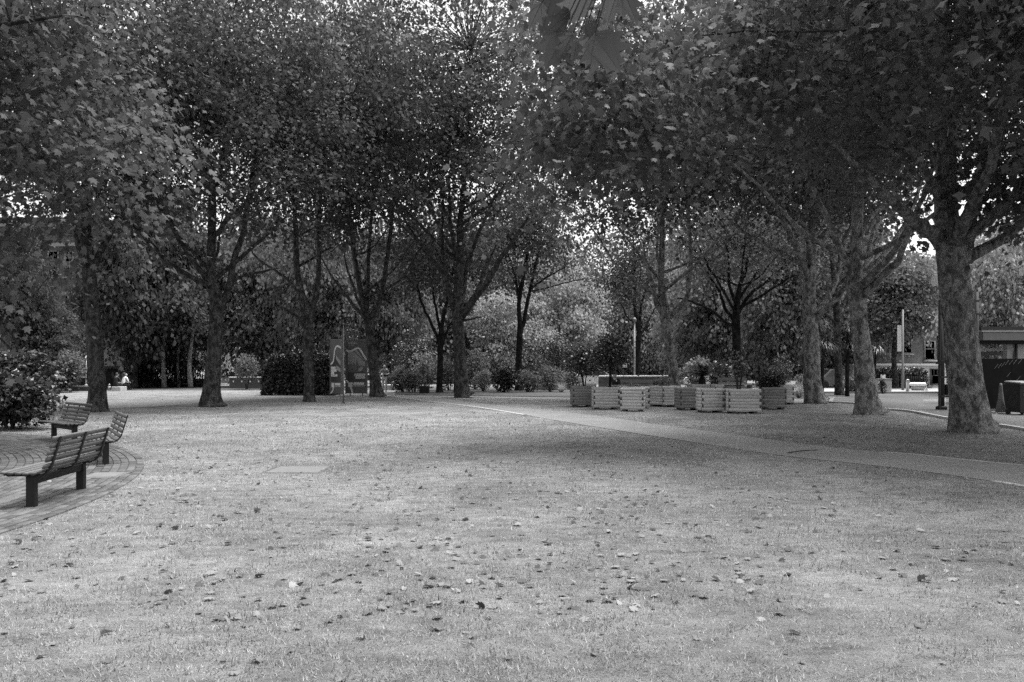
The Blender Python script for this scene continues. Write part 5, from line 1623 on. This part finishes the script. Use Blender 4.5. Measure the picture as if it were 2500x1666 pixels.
def ex_none(root):
    face_parts(root, (0, -.16, 1.095))
    mb = MB(); mb.lathe([(0, .13), (.06, .115), (.09, .06), (.1, 0), (.09, -.04)], (0, -.15, 1.11), 12); mb.build('hair', M['hair'], root, world=False)
sitter('person in a white top leaning beside the one in black by the gatehouse', (GX(299, 55), 55.0, 0), R(150), [M['skin'], M['white'], M['dark_cloth'], M['rubber']], ex_none, .3, -.2)

# ---- far left small things
def simple(name, label, cat, loc, parts, rz=0.0, group=None):
    root = empty(name, loc, rz, label, cat, group)
    for pn, fn, mat in parts:
        mb = MB(); fn(mb); mb.build(pn, M[mat], root, world=False)
    return root
simple('seat_block', 'pale stone block the black-clad person sits on', 'block', (GX(286, 54), 54, 0), [('block', lambda m: m.box((0, .3, .13), (.62, .9, .3), bev=.02), 'pale')])
simple('planter_wall', 'low stone-capped bed edge at the foot of the white camera pole', 'wall', (GX(198, 54), 54, 0), [('wall', lambda m: m.box((0, .3, .12), (1.3, 1.0, .28)), 'brick_dark'), ('coping', lambda m: m.box((-.1, .3, .29), (1.7, 1.15, .08), bev=.01), 'stone')])
simple('steel_bollard', 'short steel bollard beside the gatehouse door', 'bollard', (GX(267, 54.5), 54.5, 0), [('post', lambda m: m.lathe([(.08, -.02), (.08, .40), (.085, .41), (.085, .44), (.02, .46)], (0, 0, 0), 14), 'steel'), ('band', lambda m: m.lathe([(.084, .2), (.086, .24), (.084, .28)], (0, 0, 0), 14), 'sign_white')])
for u, lab in ((200, 'black globe lamp on a post left of the white camera pole'), (295.5, 'black globe lamp on a post right of the gatehouse')):
    Yg = 56.5
    simple('globe_lamp', lab, 'lamp', (GX(u, Yg), Yg, 0), [
        ('post', lambda m: m.tube([(0, 0, -.02), (0, 0, 1.2)], .045, 10), 'black_metal'),
        ('globe', lambda m: m.lathe([(.05, 1.18)] + [(.2 * math.sin(t), 1.38 - .2 * math.cos(t)) for t in np.linspace(.3, math.pi, 9)], (0, 0, 0), 18), 'globe'),
        ('collar', lambda m: m.lathe([(.06, 1.15), (.07, 1.19), (.05, 1.21)], (0, 0, 0), 12), 'black_metal')], group='black globe lamps by the brick building')
simple('camera_pole', 'white pole with camera bracket left of the straight plane trunk', 'pole', (GX(210.5, 55), 55, .3), [
    ('shaft', lambda m: m.tube([(0, 0, 0), (0, 0, 1.4), (0, 0, 2.1)], [.05, .045, .04], 10), 'white'),
    ('base', lambda m: m.lathe([(.09, 0), (.09, .08), (.06, .12)], (0, 0, 0), 12), 'white'),
    ('bracket', lambda m: m.tube([(0, 0, 2.1), (-.1, 0, 2.2), (-.2, -.02, 2.15), (-.24, -.03, 2.0)], .022, 6), 'white'),
    ('camera', lambda m: m.lathe([(.0, -.1), (.07, -.08), (.085, 0), (.085, .12), (.05, .16)], (-.02, -.08, 1.85), 12), 'steel'),
    ('junction_box', lambda m: m.box((-.07, -.02, .75), (.09, .09, .16), bev=.01), 'grey_metal')])
simple('marker_ball', 'small white ball-topped post under the pale-topped bush', 'post', (GX(184, 55.5), 55.5, .28), [('post', lambda m: m.tube([(0, 0, 0), (0, 0, .42)], .035, 8), 'dark_metal'), ('ball', lambda m: m.lathe([(.02, .38)] + [(.12 * math.sin(t), .5 - .12 * math.cos(t)) for t in np.linspace(.3, math.pi, 8)], (0, 0, 0), 14), 'sign_white')])
simple('black_box_planter', 'dark box planter at the foot of the feathery shrub', 'planter', (GX(1035, 47.8), 47.8, 0), [('box', lambda m: m.box((0, .25, .22), (.58, .5, .48), bev=.02), 'black_metal'), ('soil', lambda m: m.box((0, .25, .465), (.5, .42, .03)), 'soil')])
# fence posts along the far lawn
for k, u in enumerate((402, 437, 466, 345)):
    Yt = 60 + (k % 2) * 2
    root = empty('young_tree_stem', (GX(u, Yt), Yt, 0), 0, ['leaning pale stem on the far lawn edge', 'thin pale stem next to the leaning one', 'straight pale stem nearest the forked plane', 'thin pale stem nearest the gatehouse'][k], 'tree')
    mb = MB(); q = smooth_path(np.array([[0, 0, -.05], [-.1, 0, 2], [.1 * (k - 1), .1, 4.2], [.2 * (k - 1), 0, 6.5]]), 4)
    mb.tube(q, np.linspace(.2 if k in (0, 2) else .12, .05, len(q)), 9); mb.build('trunk', M['bark_pale'], root, world=False)
    cl = crown_points(np.random.default_rng(200 + k), 26, np.array([0, 0]), 1.6, 4.2, 8)
    link('crown', crown_mesh('crown', [spray(cl, 60, .5, .2, np.random.default_rng(210 + k))], [], [M['leaf'], M['branch']], (0, 0, 0)), root)

# ---- poles and signs mid and right
g = (GX(1549, 53), 53, 0)
simple('pale_pole', 'tall pale lamp column beside a slender dark tree behind the planters', 'pole', g, [('shaft', lambda m: m.tube([(0, 0, -.02), (0, 0, 2.5), (0, 0, 4.6)], [.06, .055, .045], 10), 'pale'), ('base', lambda m: m.lathe([(.1, 0), (.1, .7), (.07, .8)], (0, 0, 0), 12), 'pale'), ('lantern', lambda m: m.lathe([(.04, 4.55), (.12, 4.65), (.13, 4.8), (.05, 4.9)], (0, 0, 0), 12), 'grey_metal')])
Ys = 47.0
simple('notice_sign', 'small white notice box on a thin post above the seated person in the hat', 'sign', (GX(1522.5, Ys), Ys, 0), [
    ('post', lambda m: m.tube([(0, 0, -.02), (0, 0, 1.62)], .022, 8), 'dark_metal'),
    ('board', lambda m: m.box((.06, 0, 1.71), (.26, .08, .25), bev=.01), 'white'),
    ('symbol', lambda m: m.lathe([(.0, 0), (.06, .001), (.06, .012), (0, .014)], (.0, -.055, 1.7), 12), 'pale'),
    ('stripe', lambda m: m.box((.12, -.045, 1.71), (.02, .012, .18)), 'dark_metal')])
Yc = 51.5
simple('lamp_column', 'grey column with white banner beside the pavement hedge', 'column', (GX(2204, Yc), Yc, .12), [
    ('shaft', lambda m: m.tube([(0, 0, 0), (0, 0, 1.0), (0, 0, 1.05), (0, 0, 5.2)], [.085, .085, .065, .055], 12), 'grey_metal'),
    ('banner', lambda m: m.box((-.22, 0, 3.35), (.26, .03, 1.7)), 'sign_white'),
    ('banner_arm', lambda m: m.box((-.16, 0, 2.46), (.36, .04, .05)), 'dark_metal'),
    ('banner_arm', lambda m: m.box((-.16, 0, 4.24), (.36, .04, .05)), 'dark_metal')])
Yb = 49.0
simple('steel_bollard', 'steel bollard standing on the kerb in front of the hedge', 'bollard', (GX(2215.5, Yb), Yb, .12), [('post', lambda m: m.lathe([(.095, 0), (.095, .66), (.10, .665), (.10, .72), (.07, .74)], (0, 0, 0), 18), 'steel'), ('collar', lambda m: m.lathe([(.098, .56), (.112, .57), (.112, .62), (.098, .63)], (0, 0, 0), 18), 'steel')])
simple('stone_seat', 'pale rounded stone seat on the pavement right of the bollard', 'seat', (GX(2246, 50.5), 50.5, .12), [('top', lambda m: m.box((0, .3, .40), (.86, .6, .22), bev=.07), 'white'), ('base', lambda m: m.box((.02, .3, .15), (.74, .5, .3), bev=.08), 'pale')])
def cone(name, label, u, Y, h, mat, z=0.0, band=True):
    r = h * .17
    parts = [('body', lambda m: m.lathe([(r, .03), (r * .55, h * .45), (r * .28, h * .92), (r * .22, h), (r * .05, h * 1.005)], (0, 0, 0), 18), mat), ('base', lambda m: m.box((0, 0, .02), (r * 2.6, r * 2.6, .045), bev=.012), mat)]
    if band: parts.append(('band', lambda m: m.lathe([(r * .60, h * .40), (r * .565, h * .46), (r * .50, h * .56), (r * .47, h * .58)], (0, 0, 0), 18), 'cone_pale' if mat == 'cone' else 'white'))
    simple(name, label, 'cone', (GX(u, Y), Y, z), parts)
cone('traffic_cone', 'small pale traffic cone beside the stone seat', 2261.5, 49.3, .42, 'cone_pale', .12)
cone('traffic_cone', 'tall dark traffic cone against the hoarding', 2443, 27.6, 1.04, 'cone', 0, False)
simple('concrete_block', 'pale concrete block with a leafy plant in front, left of the bollard', 'block', (GX(2160, 48.9), 48.9, .12), [('block', lambda m: m.box((0, .25, .36), (.86, .5, .74), bev=.03), 'pale'), ('top_edge', lambda m: m.box((0, .25, .745), (.9, .54, .05), bev=.01), 'stone')])
shrub('leafy_plant', 'leafy plant growing before the pale concrete block', (GX(2155, 48.2), 48.2), .26, .2, .85, 420, .09, 'leaf_dark', 151, 4, 4, cat='plant')
simple('white_crate', 'little white crate standing on the pale concrete block', 'crate', (GX(2157, 49.2), 49.2, .9), [('panel', lambda m: m.box((0, 0, .1), (.22, .03, .16), bev=.005), 'sign_white'), ('side', lambda m: m.box((-.1, .08, .13), (.025, .16, .22), bev=.005), 'sign_white'), ('side', lambda m: m.box((.1, .08, .13), (.025, .16, .22), bev=.005), 'sign_white'), ('shelf', lambda m: m.box((.02, .06, .01), (.34, .22, .025)), 'pale')])
# railing under the hedge
def railing(u0, u1, Y, h, label, n):
    x0, x1 = GX(u0, Y), GX(u1, Y)
    root = empty('railing', ((x0 + x1) / 2, Y, 0), 0, label, 'railing')
    b = MB(); b.box((0, 0, 0), (.035, .03, h)); me = raw_mesh('bar', np.vstack(b.v), [i for f in b.f for i in f], [len(f) for f in b.f], M['black_metal'], None, b.t)
    for k in range(n):
        link('bar', me, root, (x0 + (x1 - x0) * k / (n - 1) - root.location[0], 0, h / 2))
    for z in (.12, h - .08):
        mb = MB(); mb.box((0, .02, z), (x1 - x0, .03, .05)); mb.build('rail', M['black_metal'], root, world=False)
railing(2125, 2275, 58.4, .95, 'dark upright railing in front of the clipped pavement hedge', 34)
railing(305, 520, 63.5, 1.5, 'dark railing under the trees of the far lawn edge', 36)

# ---- mesh enclosure, dish, bin on the right
def enclosure():
    Y = 30.2
    root = empty('mesh_enclosure', (GX(2340, Y), Y, 0), 0, 'dark post and wire-mesh enclosure behind the nearest big plane', 'fence')
    zt = CAM_H + (HY - 733) / F_PX * Y
    for u, r, z in ((2298, .11, zt), (2384, .07, CAM_H + (HY - 713) / F_PX * Y)):
        mb = MB(); mb.tube([(GX(u, Y), Y, -.02), (GX(u, Y), Y, z)], r, 14); mb.build('post', M['dark_metal'], root)
        mb = MB(); mb.lathe([(r * 1.8, -.02), (r * 1.8, .1), (r * 1.1, .14)], (GX(u, Y), Y, 0), 14); mb.build('foot', M['black_metal'], root)
    x0, x1 = GX(2290, Y), GX(2384, Y)
    for v in (736, 768, 881, 921, 968):
        z = CAM_H + (HY - v) / F_PX * Y
        mb = MB(); mb.box(((x0 + x1) / 2, Y - .14, z), (x1 - x0, .05, .07)); mb.build('rail', M['dark_metal'], root)
    mb = MB(); mb.box((x0, Y - .14, zt / 2), (.05, .05, zt)); mb.build('upright', M['dark_metal'], root)
    mb = MB()
    n = 26
    for k in range(n + 1):
        x = x0 + .26 + (x1 - x0 - .3) * k / n; mb.box((x, Y - .1, 1.9), (.008, .008, 3.7))
    for k in range(48):
        mb.box(((x0 + x1) / 2 + .1, Y - .108, .1 + k * .077), (x1 - x0 - .3, .008, .008))
    o = mb.build('wire_mesh', M['dark_metal'], root); o['kind'] = 'stuff'
    for v, s in ((805, .5), (952, .34)):
        z = CAM_H + (HY - v) / F_PX * Y
        mb = MB(); mb.box((GX(2311, Y), Y + .15, z), (.18, .2, s * 1.2)); mb.build('cabinet', M['hoarding'], root)
    mb = MB(); mb.box((GX(2286, Y), Y - .22, CAM_H + (HY - 887) / F_PX * Y), (.22, .16, .08)); mb.build('floodlight', M['black_metal'], root)
enclosure()
Yd = 24.0
pd = P(2286, 686, Yd)
def dish():
    root = empty('satellite_dish', tuple(pd), 0, 'white dish seen edge-on beside the nearest big plane trunk', 'dish')
    mb = MB()
    prof = [(0, 0), (.06, .006), (.12, .022), (.165, .045), (.17, .052), (.16, .05), (.12, .03), (0, .01)]
    sides = 20; vs = []; fs = []
    for r, z in prof:
        for k in range(sides):
            a = 2 * math.pi * k / sides
            vs.append((-z * 1.2 + .03, r * math.cos(a), r * math.sin(a)))
    for i in range(len(prof) - 1):
        for k in range(sides):
            fs.append([i * sides + k, i * sides + (k + 1) % sides, (i + 1) * sides + (k + 1) % sides, (i + 1) * sides + k])
    mb.add(vs, fs, 0, .5, True); mb.build('reflector', M['sign_white'], root, world=False)
    root.rotation_euler = (0, R(8), R(20))
    mb = MB(); mb.lathe([(.04, -.05), (.05, 0), (.04, .06)], (.1, 0, 0), 10); mb.build('housing', M['sign_white'], root, world=False)
    e = np.array([GX(2298, 30.2), 30.2, 4.15]) - pd
    mb = MB(); mb.tube(smooth_path(np.array([(.1, 0, 0), e * .5 + np.array([0, 0, .1]), e]), 5), .02, 6); mb.build('arm', M['grey_metal'], root, world=False)
    mb = MB(); mb.tube(smooth_path(np.array([(.08, 0, .5), (.06, 0, .2), (.14, 0, -.1), (.22, .0, -.5)]), 5), .012, 5); mb.build('cable', M['black_metal'], root, world=False)
dish()

def wheelie_bin():
    Y = 26.6
    root = empty('wheeled_bin', (GX(2511, Y), Y, 0), R(6), 'dark wheeled bin with pale lid at the right edge by the hoarding', 'bin')
    mb = MB()
    b, t = (.24, .28), (.31, .36)
    vs = [(sx * b[0], sy * b[1] + .35, .08) for sx, sy in ((-1, -1), (1, -1), (1, 1), (-1, 1))] + [(sx * t[0], sy * t[1] + .35, 1.0) for sx, sy in ((-1, -1), (1, -1), (1, 1), (-1, 1))]
    mb.add(vs, [[3, 2, 1, 0], [4, 5, 6, 7], [0, 1, 5, 4], [1, 2, 6, 5], [2, 3, 7, 6], [3, 0, 4, 7]]); mb.build('body', M['bin'], root, world=False)
    mb = MB(); mb.box((0, .35, 1.02), (.68, .78, .05), bev=.015); mb.build('rim', M['bin'], root, world=False)
    mb = MB(); mb.box((0, .34, 1.085), (.66, .76, .07), rx=R(3), bev=.025); mb.build('lid', M['grey_metal'], root, world=False)
    mb = MB(); mb.tube([(-.28, .74, 1.0), (.28, .74, 1.0)], .018, 8); mb.build('handle', M['bin'], root, world=False)
    mb = MB(); mb.box((-.14, -.005, .72), (.05, .02, .2)); mb.build('sticker', M['cone_pale'], root, world=False)
    for sx in (-1, 1):
        mb = MB(); mb.lathe([(.1, -.03), (.11, 0), (.1, .03)], (0, 0, 0), 16)
        v = mb.v[0]; mb.v[0] = np.stack([v[:, 2] + sx * .26, v[:, 0] + .62, v[:, 1] + .1], 1); mb.build('wheel', M['rubber'], root, world=False)
wheelie_bin()

# ---- parked cars far off
def car(u, Y, label, mat, rz):
    root = empty('parked_car', (GX(u, Y), Y, .02), rz, label, 'car', 'cars parked beyond the garden')
    prof = [(-2.1, .3), (-2.12, .62), (-1.95, .82), (-1.35, .92), (-.75, 1.4), (.65, 1.44), (1.35, 1.0), (1.95, .88), (2.1, .68), (2.08, .3)]
    mb = MB(); mb.prism(prof, 1.66, (0, .83, 0), (1, 0, 0), (0, 0, 1), (0, -1, 0)); mb.build('body', M[mat], root, world=False)
    for sy in (-1, 1):
        mb = MB(); mb.prism([(-1.18, .95), (-.68, 1.34), (-.08, 1.36), (-.08, .96)], .012, (0, sy * .835, 0), (1, 0, 0), (0, 0, 1), (0, sy, 0)); mb.build('window', M['glass'], root, world=False)
        mb = MB(); mb.prism([(0, .96), (0, 1.37), (.6, 1.38), (1.2, 1.0)], .012, (0, sy * .835, 0), (1, 0, 0), (0, 0, 1), (0, sy, 0)); mb.build('window', M['glass'], root, world=False)
        for x in (-1.35, 1.3):
            mb = MB(); mb.lathe([(.2, -.1), (.32, -.1), (.34, 0), (.32, .1), (.2, .1)], (0, 0, 0), 18)
            v = mb.v[0]; mb.v[0] = np.stack([v[:, 0] + x, v[:, 2] + sy * .78, v[:, 1] + .32], 1); w = mb.build('wheel', M['rubber'], root, world=False)
        mb = MB(); mb.box((-2.09, sy * .6, .68), (.06, .3, .12), bev=.02); mb.build('headlight', M['steel'], root, world=False)
    mb = MB(); mb.prism([(-1.3, .945), (-.74, 1.395), (-.76, 1.41), (-1.34, .955)], 1.4, (0, .7, 0), (1, 0, 0), (0, 0, 1), (0, -1, 0)); mb.build('windscreen', M['glass'], root, world=False)
car(1440, 60, 'white car parked beyond the low wall behind the leftmost planters', 'white', R(12))
car(1740, 60.5, 'white car parked beyond the second timber bench', 'white', R(-8))
car(2030, 59, 'pale car parked in the gap right of the farthest big plane', 'grey_metal', R(20))

# ================================================================ SMALL THINGS ON THE GROUND
def on_lawn(x, y):
    """not on the paving, path or covers"""
    if math.hypot(x - PLC[0], y - PLC[1]) < PLR + .05: return False
    yn = np.interp(x, PN[:, 0], PN[:, 1], left=1e9, right=PN[-1, 1]); yf = np.interp(x, PF[:, 0], PF[:, 1], left=1e9, right=PF[-1, 1])
    if x > PN[0][0] and yn - .02 < y < yf + .05: return False
    c = G(728, 1146)
    if abs(x - c[0]) < .45 and abs(y - c[1]) < .42: return False
    return True


# grass blades: density falls with distance
def grass():
    rg = np.random.default_rng(77)
    N = 330000
    Y = 3.3 * (26 / 3.3) ** rg.random(N)
    half = Y * .66 + 1.0
    X = rg.uniform(-1, 1, N) * half
    # clumped
    dens = .5 + .5 * np.sin(X * 5.1 + 2 * np.sin(Y * 3.3)) * np.sin(Y * 6.3 + 2 * np.sin(X * 2.1))
    patch = .5 + .5 * np.sin(X * .8 + 1.5 * np.sin(Y * .6 + 1)) * np.sin(Y * .9 + X * .3)
    keep = rg.random(N) < .25 + .45 * dens + .45 * patch
    inpl = np.hypot(X - PLC[0], Y - PLC[1]) < PLR - .06 + .09 * rg.normal(size=N) + .06 * np.sin(Y * 2.3)
    yn = np.interp(X, PN[:, 0], PN[:, 1], left=1e9, right=PN[-1, 1]); yf = np.interp(X, PF[:, 0], PF[:, 1], left=1e9, right=PF[-1, 1])
    inpath = (X > PN[0][0]) & (Y > yn + .05 * rg.normal(size=N) + .05 * np.sin(X * 3.1)) & (Y < yf - .05 + .09 * rg.normal(size=N) + .08 * np.sin(X * 2.3))
    c = G(728, 1146); incov = (np.abs(X - c[0]) < .40) & (np.abs(Y - c[1]) < .37)
    keep &= ~inpl & ~inpath & ~incov
    X, Y, patch, dens = X[keep], Y[keep], patch[keep], dens[keep]
    n = len(X)
    a = rg.uniform(0, 2 * np.pi, n); lean = rg.uniform(.3, 1.45, n)
    L = rg.uniform(.012, .042, n) * (1 + .5 * (rg.random(n) < .06)) * (.8 + .5 * dens) * np.interp(Y, [3, 10, 26], [1, 1.15, 1.5])
    w = rg.uniform(.0014, .0032, n) * np.interp(Y, [3, 8, 26], [1, 1.6, 4])
    z0 = gz(X, Y)
    b = np.stack([X, Y, z0 - .002], 1)
    d = np.stack([np.cos(a) * np.sin(lean), np.sin(a) * np.sin(lean), np.cos(lean)], 1)
    s = np.stack([-np.sin(a), np.cos(a), np.zeros(n)], 1) * w[:, None]
    tip = b + d * L[:, None]; tip[:, 2] = np.maximum(tip[:, 2], z0 + .004)
    v = np.stack([b - s, b + s, tip], 1).reshape(-1, 3)
    green = dens * .5 + patch * .25
    tone = np.clip(.62 - .42 * green + rg.normal(size=n) * .20, 0, 1)
    me = raw_mesh('grass', v, np.arange(n * 3), np.full(n, 3), M['grass'], None, tone)
    tag(link('grass', me), 'short dry mown grass of the lawn', 'grass', kind='stuff')
    # weeds in the paving joints
    return
grass()

# fallen leaves: the largest as single things, the rest as litter
def curled_leaf(rg, k):
    v, p = TPL[2]
    v = v.copy()
    c = rg.uniform(.2, 1.3); cx = rg.uniform(-.9, .9)
    x, y = v[:, 0], v[:, 1] - .5
    z = c * (x * x * 1.2) + cx * y * y + .25 * np.sin(5 * x + k) * np.abs(x) + .12 * np.sin(7 * y + k)
    v[:, 2] = z - z.min() * .8
    v[:, 1] -= .5
    return raw_mesh('fallen_leaf', v, [i for q in p for i in q], [len(q) for q in p], M['dryleaf'], None, [rg.uniform(0, 1)] * 2)
rl = np.random.default_rng(88)
FORMS = []
for tn in ('pale', 'grey', 'dark'):
    for cu in ('flat', 'curled', 'folded'):
        for j in range(2):
            v, p = TPL[2]; v = v.copy()
            x, y = v[:, 0], v[:, 1] - .5
            cc, yy = {'flat': (.12, .12), 'curled': (.55, .7), 'folded': (.9, .3)}[cu]
            z = cc * (np.abs(x) if cu == 'folded' else x * x * 2) + yy * y * y * (1 if j else -.6) + .16 * np.sin(6 * x + j * 2 + 3 * y)
            v[:, 2] = z - z.min() - .03; v[:, 1] -= .5
            v[:, :2] *= 1 + .22 * rl.normal(size=(len(v), 1)); v[:, 0] += .18 * y * rl.normal(); v[:, 2] += .05 * rl.normal(size=len(v))
            t = {'pale': .52, 'grey': .4, 'dark': .26}[tn]
            FORMS.append((tn, cu, raw_mesh('fallen_leaf', v, [i for q in p for i in q], [len(q) for q in p], M['dryleaf'], None, [t, t * .92])))
LEAF_PX = [(1223, 1430), (1073, 1430), (1138, 1546), (1153, 1556), (1068, 1539), (1240, 1610), (1475, 1420), (1475, 1450), (1376, 1372), (1335, 1323), (1376, 1454), (1624, 1323), (1206, 1485), (354, 1382), (129, 1379), (160, 1382), (170, 1359),
    (422, 1410), (401, 1396), (541, 1417), (585, 1410), (235, 1427), (272, 1264), (313, 1287), (221, 1294), (394, 1280), (473, 1321), (724, 1330), (660, 1362), (510, 1450), (262, 1549), (320, 1563), (129, 1573), (14, 1546), (411, 1532),
    (605, 1529), (568, 1505), (530, 1515), (632, 1614), (571, 1644), (707, 1593), (265, 1617), (486, 1498), (99, 1447), (595, 1457), (425, 1173), (453, 1155), (545, 1173), (584, 1176), (675, 1178), (609, 1166), (627, 1097), (782, 1133),
    (923, 1181), (497, 1224), (476, 1209), (663, 1217), (724, 1224), (867, 1232), (762, 1278), (466, 1286), (747, 1240), (1305, 1180), (1222, 1152), (1150, 1163), (1226, 1169), (1880, 1330), (2030, 1260), (1870, 1330), (2350, 1360),
    (1450, 1600), (1900, 1500), (2100, 1440), (1700, 1560), (2240, 1530), (2380, 1480), (1540, 1480), (950, 1480), (880, 1560), (820, 1420), (1960, 1620), (2300, 1620)]
def place_leaf(x, y, k, size):
    tn, cu, me = FORMS[int(rl.integers(len(FORMS)))]
    o = link('fallen_leaf', me, None, (x, y, float(gz(x, y)) + .006), (rl.normal() * .10, rl.normal() * .10, rl.uniform(0, 6.3)), (size * rl.uniform(.55, 1.1), size, size * rl.uniform(.4, .9)))
    d = math.hypot(x - PLC[0], y - PLC[1])
    uu = CX + F_PX * x / y; vv = HY + F_PX * CAM_H / y
    third = 'left' if uu < 833 else ('middle' if uu < 1667 else 'right')
    band = ('along the bottom edge', 'below bench level', 'level with the nearest bench', 'above the access slab level')[0 if vv > 1510 else 1 if vv > 1300 else 2 if vv > 1150 else 3]
    where = 'beside the brick paving' if d < PLR + 1.2 else f'{band}, {third} third of the lawn'
    sz = 'large' if size > .063 else ('small' if size < .048 else 'middling')
    tag(o, f'{sz} {tn} {cu} fallen plane leaf {where}', 'leaf', 'fallen plane leaves on the lawn')
for k, (u, v) in enumerate(LEAF_PX):
    p = G(u, v)
    place_leaf(p[0], p[1], k, float(rl.uniform(.045, .076)))
cnt = 0
while cnt < 85:
    y = 4.0 * (16 / 4.0) ** rl.random(); x = rl.uniform(-.66, .66) * y
    if not on_lawn(x, y): continue
    if rl.random() > (.35 + .65 * (x < 0)): continue
    place_leaf(x, y, cnt, float(rl.uniform(.03, .065))); cnt += 1
def litter():
    rg = np.random.default_rng(99)
    n = 5200
    Y = 5 * (46 / 5) ** rg.random(n) ** .8; X = rg.uniform(-.72, .72, n) * Y
    ok = np.array([on_lawn(x, y) for x, y in zip(X, Y)]) | (rg.random(n) < .05)
    ok &= rg.random(n) < np.where(X < 2, 1, .45) * (.35 + .65 * (np.sin(X * 1.1 + 2 * np.sin(Y * .7)) * np.sin(Y * .9 + X * .4) > -.1))
    X, Y = X[ok], Y[ok]; n = len(X)
    pos = np.stack([X, Y, gz(X, Y) + .022], 1)
    pos[Y > 40, 2] = .004
    a = rg.uniform(0, 6.28, n)
    ax = np.stack([np.cos(a), np.sin(a), rg.normal(size=n) * .25], 1)
    nm = rg.normal(size=(n, 3)) * .35 + np.array([0, 0, 1])
    v, l, s = leaf_arrays(pos, ax, nm, rg.uniform(.03, .085, n), 1)
    tone = np.repeat(np.clip(rg.choice([.15, .4, .65], n) + rg.normal(size=n) * .12, 0, 1), 2)
    me = raw_mesh('leaf_litter', v, l, s, M['dryleaf'], None, tone)
    tag(link('leaf_litter', me), 'small scattered dry leaves all over the lawn', 'leaf litter', kind='stuff')
litter()
a, b = G(1922, 1110), G(1996, 1103)
root = empty('fallen_stick', (a + b) / 2, 0, 'thin dark stick lying across the path edge', 'stick')
mb = MB(); mb.tube(smooth_path(np.array([a + [0, 0, .03], (a + b) / 2 + [.02, .06, .035], b + [0, 0, .03]]), 4), [.009] * 5 + [.007] * 3 + [.004], 6); mb.build('stick', M['bark_dark'], root)
